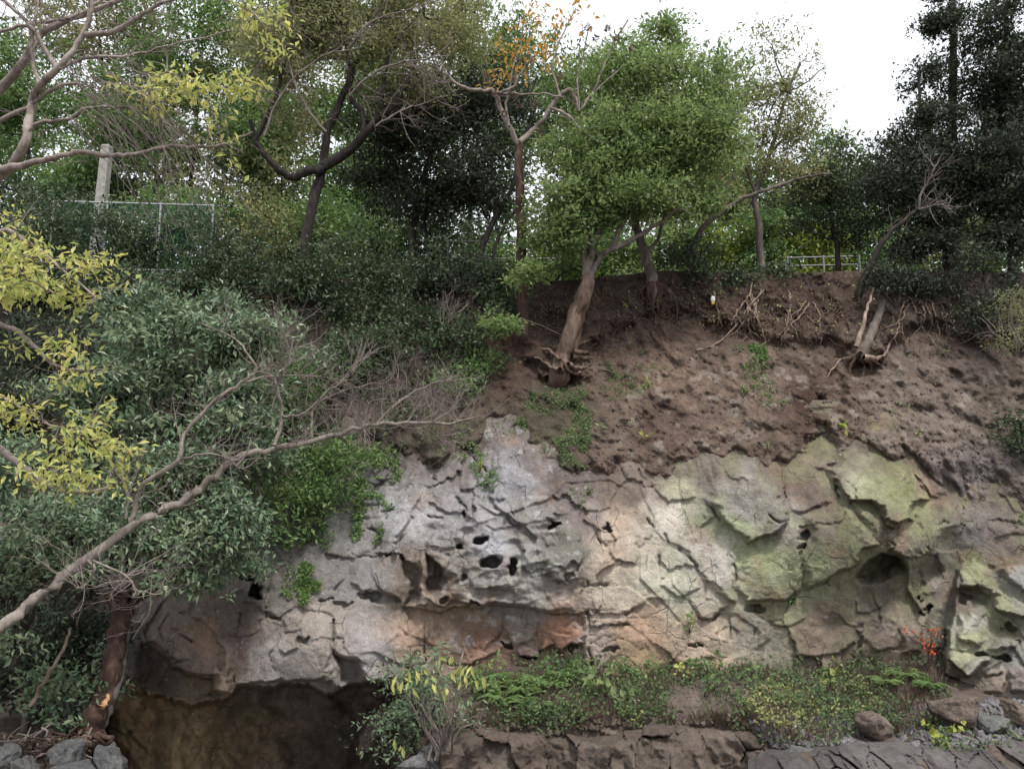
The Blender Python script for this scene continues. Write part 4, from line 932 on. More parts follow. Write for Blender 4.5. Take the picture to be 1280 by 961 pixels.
# leaning trunk with torn roots at the edge
def edge_roots(t, rg):
    for k in range(14):
        x = 815 + rg.normal(0, 10); l = sroot([(815, 352), (x, 364), (x + rg.normal(0, 6), 380), (x + rg.normal(0, 12), 396 + rg.uniform(0, 14))], rg.uniform(2, 4.5), 1, .16, rg)
        g = Geo(); g.tube(l[:, :3], l[:, 3], 6); g.build('root', M['bark_red'], first_trunk(t))
lt_ = LB([(817,372),(814,345),(806,318),(797,290),(790,262),(784,235),(782,190)],16.3,16.8,8,3.5); ys_ = float(surfY(817, 372)); k_ = np.linspace(1, 0, len(lt_))[:, None] ** 2; lt_[:, :3] *= 1 + k_ * (ys_ + .02 - lt_[0, 1]) / lt_[0, 1]; lt_ = np.vstack([[*P(819, 392, ys_ + .45), lt_[0, 3] * 1.1], lt_])
tree('tree', 'leaning grey trunk standing on torn brown roots at the cliff edge', 'tree', None,
 [lt_, LB([(806,318),(822,300),(830,270),(828,230)],16.5,16.8,3,1.2)],
 [(830,195,60,50,17.2),(790,150,50,45,17.2)], 'leaf_mid', .10, .45, 12, 'bark_grey', 405, extra=edge_roots, gap=.05)
# slender airy tree
tree('tree', 'slender airy tree with thin grey green leaves against the sky', 'tree', None,
 [LB([(954,362),(951,320),(948,275),(944,245),(955,215),(963,190),(975,150),(985,115),(1000,80)],17.6,17.8,5,1.6),
  LB([(862,345),(866,310),(880,282),(905,262),(925,250),(950,240),(985,228),(1015,220),(1040,217)],17.0,16.6,4.5,1.2),
  LB([(945,245),(935,215),(925,195),(905,185)],17.6,17.5,2.5,1), LB([(963,190),(985,170),(1005,155)],17.7,17.5,2,1),
  LB([(905,262),(910,235),(918,210),(912,190)],16.9,17,2.2,1), LB([(985,115),(1005,105),(1030,85)],17.8,17.6,1.4,.7), LB([(985,115),(970,80),(965,50)],17.8,17.9,1.4,.7),
  LB([(975,235),(975,210),(985,195)],17,17.1,1.6,.8)],
 [(960,135,58,36,17.8),(985,165,45,30,17.7,.8),(915,190,42,38,17.5,.7),(990,75,62,48,17.9,.16),(950,85,45,40,17.9,.2),(905,130,40,60,17.9,.4),(1015,215,40,25,17.2,.4),(1000,215,45,35,18,.5)],
 'leaf_olive', .095, .50, 10, 'bark_grey', 406, gap=.04, gs=1.8, spread=.24, maxn=300, twig='twig_dark')
# low tree and the tall evergreens on the right
tree('tree', 'low rounded dark tree below the gap of white sky', 'tree', None,
 [LB([(1045,360),(1048,320),(1040,280),(1035,240),(1040,200)],18.5,18.6,4,2)],
 [(1040,235,48,42,18.6),(1070,270,42,38,18.4),(1010,265,40,40,18.7,.6),(1050,195,35,22,18.8,.6)], 'leaf_dark', .10, .55, 12, 'bark_dark', 407, gap=.0, spread=.26)
tree('tree', 'tall blackish evergreen with thick trunk on the cliff edge', 'tree', 'tall evergreens on the cliff edge',
 [LB([(1192,392),(1190,345),(1190,300),(1194,255),(1192,200),(1190,140),(1192,60),(1190,-30)],17.4,17.8,13,3), LB([(1190,260),(1165,225),(1155,180),(1150,130),(1148,90)],17.5,17.3,4,1.5),
  LB([(1194,230),(1215,200),(1230,150),(1240,90)],17.5,17.3,4,1.5), LB([(1160,200),(1175,175),(1190,165)],17.4,17.3,2,1)],
 [(1165,45,30,28,17.5),(1180,8,34,20,17.6),(1150,95,28,18,17.4,.7),(1160,135,35,20,17.4,.8),(1185,110,30,40,17.6,.8),(1180,185,75,42,17.4),(1140,215,50,40,17.2),(1150,260,55,38,17.2),(1200,235,60,40,17.4),(1130,185,40,30,17.3,.6),(1175,300,60,28,17.3,.8)],
 'leaf_black', .10, .72, 14, 'bark_dark', 408, bough=13, gap=.14, gs=1.5, spread=.20, maxn=330)
tree('tree', 'tall dark evergreen rising beside the thick trunked one', 'tree', 'tall evergreens on the cliff edge',
 [LB([(1268,390),(1266,330),(1262,260),(1264,180),(1262,90),(1255,-20)],17.0,17.2,7,3), LB([(1262,110),(1258,85),(1262,65)],17,16.8,4,2), LB([(1262,200),(1235,170),(1225,130)],17.1,17,3,1)],
 [(1245,25,48,50,17.1),(1255,80,45,45,17.1),(1235,130,40,35,17.1,.8),(1250,180,45,45,17),(1240,240,48,35,17,.9),(1265,290,40,35,17,.8),(1290,120,40,90,17.2),(1300,250,50,80,17)],
 'leaf_black', .10, .72, 14, 'bark_dark', 409, bough=13, gap=.14, gs=1.5, spread=.20, maxn=330)
t = thing('dead_branch', 'bare pale bough leaning up from the edge before the tall evergreen', 'branch')
bl = [LB([(1070,392),(1075,360),(1088,330),(1105,300),(1125,280),(1148,262),(1165,250)],16.6,16.2,5,1.8), LB([(1148,262),(1152,240),(1162,222),(1170,205)],16.2,16,1.8,.8), LB([(1148,262),(1172,256),(1190,262)],16.2,16,1.5,.7)]
for i, l in enumerate(bl): g = Geo(); g.tube(l[:, :3], l[:, 3], 7); g.build('bough' if i == 0 else 'branch', M['bark_dark' if i == 0 else 'bark_grey'], t)
g = Geo(); twigs_from(g, bl, np.random.default_rng(5), 24, .55, .008, 1, .05); g.build('twigs', M['twig'], t)['kind'] = 'stuff'

# dead stump lying on the slope with its roots
t = thing('fallen_stump', 'pale dead trunk with spread roots lying on the bare soil slope', 'stump')
l = LB([(1116,335),(1106,370),(1099,392),(1091,412),(1082,432),(1074,447)],16.3,15.0,2.0,8.0); k_ = np.linspace(0, 1, len(l))[:, None] ** 1.5; l[:, :3] *= 1 + k_ * (float(surfY(1076, 445)) + .08 - l[-1, 1]) / l[-1, 1]
g = Geo(); g.tube(l[:, :3], l[:, 3], 10); g.build('trunk', M['bark_grey'], t)
l = LB([(1092,360),(1086,380),(1079,405),(1070,434)],15.9,15.3,1.2,3.4); g = Geo(); g.tube(l[:, :3], l[:, 3], 8); g.build('branch', M['bark_root'], t)
for r, a, b in [([(1076,442),(1062,448),(1048,450),(1032,455)],4,1),([(1078,446),(1092,448),(1104,446),(1114,440)],4.5,1.2),([(1074,446),(1080,455),(1078,468),(1072,474)],2.5,.8),([(1072,444),(1065,456),(1055,465)],2.5,.7),
  ([(1080,448),(1090,458),(1086,466)],2,.7),([(1104,446),(1112,430),(1116,405),(1118,385)],1.8,.8),([(1070,446),(1062,462),(1066,472)],1.6,.6),([(1085,448),(1100,456),(1108,462)],1.8,.6),([(1050,450),(1040,462),(1030,476)],1.5,.6)]:
    l = sroot(r, a, b, .18, np.random.default_rng(int(r[1][0]))); g = Geo(); g.tube(l[:, :3], l[:, 3], 6); g.build('root', M['bark_root'], first_trunk(t))
# roots and dead shoots hanging along the top edge
rg = np.random.default_rng(77)
def hang(x, y, n, mat, label, grp, Lpx, name='hanging_root'):
    for k in range(n):
        xx = x + rg.normal(0, 16); yy = y + rg.normal(0, 8); Y0 = float(surfY(xx, yy)) - .12
        q = [(xx, yy)]; dx = rg.normal(0, 5)
        for s in range(4):
            dx += rg.normal(0, 5); q.append((q[-1][0] + dx, q[-1][1] + Lpx / 4 * rg.uniform(.5, 1.3)))
        Ys_ = [min(float(surfY(a, b)) - .05, Y0 + .1) for a, b in q]
        X = P([a for a, _ in q], [b for _, b in q], Ys_); r = np.linspace(rg.uniform(.012, .026), .006, 5)
        l = smooth_line(np.column_stack([X, r]), 4, .012, rg); g = Geo(); g.tube(l[:, :3], l[:, 3], 5)
        for kk in range(3):
            i = rg.integers(4, len(l) - 1); fractal(g, l[i, :3], [rg.normal(0, .6), -.1, -.7], .25, .006, 1, rg, -.15, .6, 2)
        o = g.build(name, M[mat], None); tag(o, label, 'root', grp)
hang(930, 372, 9, 'bark_root', 'thin pale root trailing down the soil below the slender airy tree', 'roots below the airy tree', 62)
hang(1000, 378, 8, 'bark_root', 'thin root trailing from the edge left of the fallen stump', 'roots left of the fallen stump', 58)
hang(1150, 375, 9, 'bark_root', 'pale root hanging from the edge below the tall blackish evergreen', 'roots below the tall evergreen', 52)
hang(780, 395, 8, 'bark_red', 'brown root on the soil right of the tree with exposed roots', 'roots right of the exposed-root tree', 46)
hang(600, 345, 8, 'bark_dark', 'dark vine hanging on the shaded bank below the blackish evergreen', 'vines below the blackish evergreen', 50, 'hanging_vine')
hang(860, 350, 6, 'bark_dark', 'dark root over the edge right of the leaning grey trunk', 'roots right of the leaning trunk', 50)
t = thing('dead_branch', 'long pale dead branch lying on the soil below the airy tree', 'branch')
for q in [[(870,438),(895,430),(915,412),(935,385),(955,362)],[(935,385),(945,395),(950,410)],[(800,395),(815,402),(835,400)]][:2]:
    X = P([a for a, _ in q], [b for _, b in q], [float(surfY(a, b)) - .08 for a, b in q]); l = smooth_line(np.column_stack([X, np.linspace(.022, .012, len(q))]), 5, .01, rg)
    g = Geo(); g.tube(l[:, :3], l[:, 3], 6); g.build('branch', M['bark_root'], t)

# ------------------------------------------------------------------ shrubs on the left slope and low on the bank
def shrub(name, label, cat, group, ells, leaf, L, per_px, seed, foot, Yf, bark='bark_dark', per=12, **kw):
    c = ells[0]
    st = [limb([foot, ((foot[0] + c[0]) / 2 + 6, (foot[1] + c[1]) / 2), (c[0], c[1])], Yf, c[4], kw.pop('r0', 3), 1.2)]
    for e in ells[1:]: st.append(limb([foot, ((foot[0] + e[0]) / 2 - 5, (foot[1] * .4 + e[1] * .6)), (e[0], e[1])], Yf, e[4], 2.2, .9))
    return tree(name, label, cat, group, st, ells, leaf, L, per_px, per, bark, seed, **kw)
shrub('shrub', 'large glossy grey green evergreen shrub in the middle of the left slope', 'shrub', None,
 [(230,430,85,55,13.0),(180,400,60,40,13.4),(270,390,55,35,13.6),(150,480,75,45,12.7),(250,500,80,45,12.5),(320,450,55,50,13.0),(200,560,85,45,12.2),(300,560,60,40,12.3),(110,520,50,35,12.6)],
 'leaf_shiny', .12, .27, 501, (215,640), 13.4, per=13, spread=.19, maxn=360, gap=.16, gs=2.0, r0=6)
shrub('shrub', 'drooping evergreen shrub hanging over the rock beside the broken trunk', 'shrub', None,
 [(230,670,75,50,11.6),(170,640,60,40,11.6),(280,640,45,45,12.0),(250,715,55,26,11.5),(205,600,60,40,11.9),(300,690,28,35,12.2,.7),(120,640,50,45,11.6)],
 'leaf_shiny', .105, .25, 502, (160,760), 12.2, per=12, spread=.18, maxn=260, gap=.12, gs=2.2, droop=.2, r0=5)
shrub('shrub', 'glossy evergreen shrub at the foot of the leaning bare tree', 'shrub', None,
 [(40,650,65,55,10.6),(20,590,50,40,10.8),(60,710,50,35,10.6),(10,750,40,60,10.4,.7),(90,680,35,30,10.8)],
 'leaf_shiny', .10, .20, 503, (20,830), 11.0, per=12, spread=.19, maxn=200, gap=.10, gs=2.2, r0=5)
shrub('shrub', 'low dark evergreen shrub left of the broken trunk foot', 'shrub', None,
 [(85,875,38,25,11.6),(60,850,30,18,11.8),(110,850,30,40,12.0,.6),(75,900,30,14,11.4)], 'leaf_shiny', .10, .16, 504, (92,925), 11.8, per=10, spread=.2, r0=3)
slope = [
 ([(120,295,60,45,17.6),(60,280,50,50,17.4),(175,300,45,38,17.8),(225,285,28,40,17.8,.6)], 'leaf_dark', 'dark bush in front of the green mesh fence', (120,350)),
 ([(280,300,50,45,17.4),(330,330,45,40,17.2)], 'leaf_dark', 'dark bush right of the green mesh fence', (300,370)),
 ([(440,330,60,45,16.8),(400,370,45,35,16.4),(480,370,50,35,16.4)], 'leaf_dark', 'dark undergrowth bush at the crooked trunk foot', (440,420)),
 ([(545,335,55,40,17.2),(600,355,40,30,17.0)], 'leaf_dark', 'dark bush below the blackish evergreen', (560,390)),
 ([(560,420,45,26,15.6),(530,395,40,28,15.9)], 'leaf_dark', 'small dark shrub on the shaded slope above the bare twigs', (555,470)),
 ([(470,430,50,30,15.4),(430,460,45,30,15.2)], 'leaf_dark', 'low shrub behind the bare leaning branch tips', (460,490)),
 ([(600,450,35,22,15.3),(575,480,30,22,15.0)], 'leaf_mid', 'small green shrub left of the exposed roots', (595,505)),
 ([(385,480,45,40,14.6),(350,520,40,35,14.2)], 'leaf_mid', 'green shrub right of the large glossy shrub', (380,540)),
 ([(400,600,45,45,13.5),(370,640,35,40,13.2),(430,570,40,30,13.9)], 'leaf_mid', 'ivy covered shrub on the upper left rock', (400,690)),
 ([(860,330,40,40,17.0),(890,350,30,25,16.8)], 'leaf_dark', 'dark bush right of the leaning grey trunk', (865,390)),
 ([(1130,345,45,35,16.6),(1165,360,40,25,16.5)], 'leaf_black', 'blackish bush at the foot of the tall evergreen', (1140,390)),
 ([(1118,345,34,20,15.8),(1095,350,25,14,16.0,.8)], 'leaf_black', 'small blackish bush over the top of the fallen stump', (1120,385)),
 ([(1230,350,45,40,16.2),(1215,390,30,22,15.8)], 'leaf_black', 'blackish bush below the right evergreen', (1225,410)),
 ([(980,345,40,14,17.0),(930,348,35,12,17.0)], 'leaf_dark', 'low dark growth on the edge below the airy tree', (960,365)),
 ([(1275,530,18,22,14.6),(1285,560,18,20,14.5)], 'leaf_dark', 'small dark shrub on the right end of the soil slope', (1285,580)),
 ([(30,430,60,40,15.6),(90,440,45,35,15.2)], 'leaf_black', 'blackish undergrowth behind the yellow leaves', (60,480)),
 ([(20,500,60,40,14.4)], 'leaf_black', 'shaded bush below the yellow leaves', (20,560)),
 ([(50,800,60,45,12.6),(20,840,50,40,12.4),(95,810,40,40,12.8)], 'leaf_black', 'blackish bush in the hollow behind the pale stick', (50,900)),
 ([(230,345,60,22,16.9),(170,350,50,20,16.7)], 'leaf_dark', 'low dark bush on the slope edge below the mesh fence', (210,375)),
 ([(40,350,60,25,16.9),(100,345,40,22,17.0)], 'leaf_dark', 'low dark bush on the slope edge behind the yellow leaves', (50,380)),
 ([(350,350,55,25,16.9),(300,355,45,22,16.8)], 'leaf_dark', 'low dark bush on the slope edge beside the crooked trunk', (330,380)),
 ([(500,345,60,25,17.0),(570,350,50,20,16.8)], 'leaf_black', 'low blackish bush on the slope edge below the dark stems', (520,380)),
 ([(670,340,45,20,16.9),(715,335,30,18,16.8)], 'leaf_mid', 'low green bush at the edge behind the exposed-root tree', (690,365)),
 ([(640,380,35,30,16.4),(615,400,25,20,16.0)], 'leaf_dark', 'dark shrub left of the bare reddish trunk foot', (635,425)),
]
for i, (el, lf, lab, ft) in enumerate(slope):
    shrub('shrub', lab, 'shrub', 'shrubs on the upper slope', el, lf, .095, .34, 520 + i, ft, el[0][4] + .15, spread=.22, maxn=90, gap=.02, gs=1.8)
# dry grey shrub on the right edge
t = thing('dry_shrub', 'dry grey twiggy shrub on the right edge of the soil slope', 'shrub'); g = Geo(); rg = np.random.default_rng(9)
for k in range(9): fractal(g, P(1270 + rg.normal(0, 12), 440 + rg.normal(0, 8), 15.2), [rg.normal(-.2, .5), rg.normal(-.2, .4), 1], .9, .012, 3, rg, .05, .7, 3)
g.build('twigs', M['twig'], t)['kind'] = 'stuff'
cs = spray_centres([(1262,395,26,45,15.1)], .05, rg, -.1); crown('crown', cs, 8, .05, M['leaf_olive'], t, rg, .12)

# ------------------------------------------------------------------ foreground left: yellow-leaved tree
TY = 7.6
lm = [np.vstack([np.column_stack([np.array([[-6.9, 8.0, -5.2], [-6.75, 8.0, -3.2], [-6.5, 7.9, -1.0], [-6.2, 7.8, 1.0]]), [.24, .20, .17, .15]]), limb([(-150,260),(-120,160),(-100,40),(-90,-90)], 7.8, 7.6, 16, 10)])]
def LF(p, Y0, Y1, r0, r1): return limb(p, Y0, Y1, r0, r1, 5, .006)
lm += [LF([(-150,330),(-60,260),(0,222),(20,198),(34,168),(40,128),(50,107),(74,84),(97,54),(111,24),(116,-10)],7.8,7.5,7.5,3),
 LF([(108,44),(125,42),(144,39),(168,25),(195,7),(235,-6)],7.5,7.4,4.2,2), LF([(-130,190),(-50,140),(0,111),(27,81),(37,64),(50,44),(80,28),(134,7),(160,-8)],7.8,7.9,7,3),
 LF([(-150,300),(-60,235),(0,212),(34,205),(67,198),(101,190),(134,195),(168,193),(215,183),(269,183),(316,165)],7.8,7.2,5.5,1.4),
 LF([(34,165),(50,153),(87,148),(111,134),(134,134)],7.6,7.4,3,1.5), LF([(74,86),(111,72),(144,72),(175,67),(215,57),(289,39)],7.5,7.3,2.6,1),
 LF([(-120,210),(-30,165),(0,151),(34,134),(74,109),(100,105)],7.8,7.7,4,2), LF([(50,107),(42,80),(40,45),(46,10),(44,-20)],7.6,7.7,3,1.6),
 LF([(70,84),(55,60),(40,35),(20,15),(-20,-20)],7.6,7.7,3.4,2), LF([(0,40),(40,30),(90,22),(130,-2)],7.9,7.8,2.4,1.6),
 LF([(-150,400),(-60,330),(0,290),(30,300),(70,330),(120,372)],7.7,7.2,5,1.2), LF([(-150,440),(-60,405),(0,405),(34,425),(60,450),(85,462),(108,462)],7.7,7.2,4.5,1.2),
 LF([(-150,560),(-60,540),(0,562),(34,589),(60,605),(94,615),(134,610),(150,600)],7.7,7.1,6,1.4), LF([(-60,480),(0,495),(30,510),(60,530),(100,540)],7.6,7.2,3,1),
 LF([(235,-6),(280,0),(320,20),(335,50)],7.4,7.3,2,1)]
def yl(t, rg):
    g = Geo()
    for k in range(64):                                   # long fine whips sweeping down to the right
        a = np.array([rg.uniform(70, 190), rg.uniform(60, 150)]); b = a + np.array([rg.uniform(30, 170), rg.uniform(30, 190)]); m_ = (a + b) / 2 + np.array([rg.uniform(-4, 18), rg.uniform(-28, 2)])
        Y0 = 7.5 + rg.normal(0, .25); l = limb([a, m_, b], Y0, Y0 - .1, .85, .3, 6, .006); g.tube(l[:, :3], l[:, 3] * .8, 3)
        if rg.random() < .6:
            i = rg.integers(5, len(l) - 2); fractal(g, l[i, :3], nrm(l[i + 1, :3] - l[i, :3]) + rg.normal(0, .3, 3), .45, .003, 1, rg, -.02, .5, 3)
    twigs_from(g, lm[1:], rg, 150, .5, .005, 1, .05, .7, 3, .35)
    g.build('twigs', M['twig'], t)['kind'] = 'stuff'
tree('tree', 'autumn tree with yellow leaves and long bare whips reaching in beside the cliff', 'tree', None, lm,
 [(185,125,42,20,7.4,1.2),(240,118,40,28,7.35,1.5),(275,120,35,25,7.3,1.4),(215,95,40,18,7.4,1.),(260,150,30,14,7.3,.9),(325,35,26,42,7.3,1.5),(310,5,35,20,7.3),(60,335,75,48,7.3),(115,350,35,45,7.2),(20,300,45,30,7.3),(100,410,35,18,7.2,.8),(95,455,32,24,7.2),(110,470,22,14,7.2),
  (50,545,70,42,7.2),(100,575,50,32,7.1),(30,505,38,18,7.2),(130,600,35,18,7.1),(60,590,45,20,7.1,.7),(20,235,24,12,7.5,.8),(282,188,20,12,7.2,.8),(80,135,24,10,7.5,.6),(5,355,40,50,7.3),(10,430,25,16,7.3)],
 'leaf_yellow', .082, .038, 7, 'bark_pale', 601, gap=.06, gs=2.5, spread=.13, ratio=.40, droop=.35, twig='twig', maxn=330, tip=.0025, extra=yl, shell=1.2)

# leaning bare branch
lb = [np.vstack([np.column_stack([np.array([[-6.4, 6.4, -5.3], [-6.1, 6.45, -4.2], [-5.5, 6.5, -3.2]]), [.13, .11, .095]]), limb([(-80,838),(0,785),(40,750),(90,712),(110,700),(170,655),(200,640),(235,620),(270,593),(295,572),(330,563),(380,552),(430,540),(470,531),(520,528),(560,530),(592,522)], 6.6, 9.6, 7.6, 1.2, 4, .014)])]
def LN(p, Y0, Y1, r0, r1): return limb(p, Y0, Y1, r0, r1, 4, .008)
lb += [LN([(165,655),(168,636),(181,605),(222,575),(235,535),(269,501),(302,478),(319,464),(312,444),(289,421),(252,404)],7.6,8.2,3.6,1), LN([(222,575),(252,567),(285,574),(297,585)],7.9,8,1.8,.9),
 LN([(343,557),(353,521),(349,495),(343,471),(322,464)],8.4,8.6,2.6,1.2), LN([(349,480),(363,444),(356,421)],8.5,8.5,1.8,.8), LN([(390,548),(393,508),(430,488),(470,478)],8.7,9,2,.8), LN([(353,521),(380,515),(420,480),(450,455)],8.5,8.9,1.8,.7),
 LN([(302,478),(340,470),(400,470)],8.3,8.6,1.5,.7), LN([(470,531),(500,500),(540,480),(570,470)],9.2,9.4,1.6,.7), LN([(110,700),(118,712),(108,730),(95,735)],7,6.9,2,1), LN([(115,700),(150,715),(175,738),(200,742)],7,7.1,1.6,.8),
 LN([(520,528),(545,545),(575,560)],9.4,9.5,1.2,.6), LN([(157,648),(160,620),(150,595)],7.4,7.4,2,.9)]
t = thing('leaning_tree', 'bare pale branch of a leaning tree reaching across in front of the cliff', 'tree')
for i, l in enumerate(lb): g = Geo(); g.tube(l[:, :3], l[:, 3], 10 if i == 0 else 6); g.build('trunk' if i == 0 else 'branch', M['bark_long'], t)
rg = np.random.default_rng(31); g = Geo()
twigs_from(g, lb[1:], rg, 190, .42, .0055, 2, .12, .75, 3, .35)
tail = [lb[0][-26:]]; twigs_from(g, tail, rg, 60, .5, .006, 2, .16, .7, 3, .1, (0, 0, .3))
twigs_from(g, [lb[0][20:34]], rg, 26, .22, .005, 1, .1, .8, 3, .1)
g.build('twigs', M['twig'], t)['kind'] = 'stuff'
# bare twiggy shrubs on the slope
for (x, y, Y, n, hgt, lab) in [(360,450,13.6,9,.8,'bare pinkish twiggy shrub above the tip of the leaning branch'),(450,560,12.6,10,.75,'bare twiggy shrub in front of the upper left rock'),(555,520,13.8,9,.8,'bare twiggy shrub left of the grey rock crest'),(565,410,15.4,6,.7,'pale leafless shrub on the dark slope'),(500,500,13.8,8,.7,'tangled leafless shrub behind the leaning branch tip')]:
    t = thing('bare_shrub', lab, 'shrub', 'bare shrubs on the slope'); g = Geo()
    for k in range(n): fractal(g, P(x + rg.normal(0, 10), y + rg.normal(0, 4), Y), [rg.normal(0, .55), rg.normal(-.1, .3), .9], hgt, .010, 3, rg, .06, .6, 3)
    g.build('twigs', M['twig'], t)['kind'] = 'stuff'

# broken trunk lower left
t = thing('broken_trunk', 'dark reddish broken trunk leaning beside the overhang', 'tree')
l = LB([(112,915),(120,893),(131,868),(140,835),(146,800),(152,770),(155,755)],11.6,11.9,15,10); l[:, 3] *= 1 + .12 * np.sin(np.arange(len(l)) * 1.9)
g = Geo(); g.tube(l[:, :3], l[:, 3], 12); g.build('trunk', M['bark_red'], t)
l = LB([(128,908),(140,880),(152,838),(160,795),(172,755)],11.7,12.0,4,2.5); g = Geo(); g.tube(l[:, :3], l[:, 3], 8); g.build('trunk', M['bark_grey'], t)
l = LB([(127,884),(132,876),(134,868)],11.44,11.55,4.5,2); g = Geo(); g.tube(l[:, :3], l[:, 3], 8); o = g.build('split_wood', M['wood_split'], first_trunk(t)); o['label'] = 'bare orange wood torn open'
rg = np.random.default_rng(12)
for k in range(7):
    x = 112 + rg.normal(0, 8); l = limb([(115, 905), (x, 915), (x + rg.normal(0, 14), 926), (x + rg.normal(0, 22), 936)], 11.6, 11.4, 5, 1.2); g = Geo(); g.tube(l[:, :3], l[:, 3], 6); g.build('root', M['bark_red'], first_trunk(t))
l = LB([(155,770),(150,755),(143,740)],11.9,11.9,10,12); g = Geo(); g.tube(l[:, :3], l[:, 3] , 10); g.build('burl', M['bark_red'], first_trunk(t))
t = thing('dead_stick', 'pale curved dead stick leaning in the shade left of the broken trunk', 'stick')
l = LB([(38,882),(55,852),(72,825),(84,800),(88,785)],11.0,11.4,2.6,1.6); g = Geo(); g.tube(l[:, :3], l[:, 3], 7); g.build('stem', M['bark_root'], t)
for (a, b, lab) in [((28,920),(34,800),'thin dark stem in the shade behind the pale stick'),((72,905),(80,790),'grey thin stem behind the low dark shrub')]:
    t = thing('thin_stem', lab, 'stem'); l = LB([a, ((a[0] + b[0]) / 2 + 5, (a[1] + b[1]) / 2), b],12.4,12.6,4,3); g = Geo(); g.tube(l[:, :3], l[:, 3], 7); g.build('stem', M['bark_grey'], t)

# ------------------------------------------------------------------ boulders and ledge rocks
def stone(name, px, py, wpx, hpx, Y, mat, seed, depth=None, flat=.0, parent=None, label=None, cat='boulder', group=None, n=11, sub=4, rough=.035):
    rg = np.random.default_rng(seed); sc = Y / F; hx_, hz_ = wpx * sc / 2, hpx * sc / 2; hy_ = (depth or (hx_ + hz_)) / 2 if depth is None else depth / 2
    bm = bmesh.new()
    pts = rg.uniform(-1, 1, (n, 3)); pts = nrm(rg.normal(0, 1, (n + 3, 3))) * rg.uniform(.85, 1.2, (n + 3, 1)); pts[:, 2] = np.clip(pts[:, 2] * 1.25, -1, .8)
    for p in pts: bm.verts.new((p[0] * hx_, p[1] * hy_, p[2] * hz_))
    r = bmesh.ops.convex_hull(bm, input=bm.verts)
    bmesh.ops.delete(bm, geom=[v for v in bm.verts if not v.link_faces], context='VERTS')
    bmesh.ops.bevel(bm, geom=list(bm.edges), offset=min(hx_, hz_) * .06, segments=1, affect='EDGES', clamp_overlap=True)
    bmesh.ops.triangulate(bm, faces=bm.faces)
    for _ in range(sub):
        lim = min(hx_, hz_) * .16
        ed = [e for e in bm.edges if e.calc_length() > lim]
        if ed: bmesh.ops.subdivide_edges(bm, edges=ed, cuts=1); bmesh.ops.triangulate(bm, faces=bm.faces)
    bm.normal_update(); V = np.array([v.co[:] for v in bm.verts]); Nn = np.array([v.normal[:] for v in bm.verts])
    s_ = 1.2 / max(hx_, hz_); dsp = fbm(V * s_ + seed, 3, seed) * .12 + slin(V[:, 0] * s_ * 3 + V[:, 1] * s_ * 2 + seed, V[:, 2] * s_ * 3 - V[:, 1] * s_, seed) * .10 + fbm(V * s_ * 5 + seed, 3, seed + 1) * .07
    V = V + Nn * dsp[:, None] * min(hx_, hz_) * (rough / .035)
    me = bpy.data.meshes.new(name)
    me.from_pydata(V.tolist(), [], [[v.index for v in f.verts] for f in bm.faces]); bm.free(); me.materials.append(mat)
    o = link(name, me, parent, P(px, py, Y))
    o.rotation_euler = (rg.normal(0, .08), rg.normal(0, .08), rg.normal(0, .2))
    if parent is None: tag(o, label, cat, group)
    return o
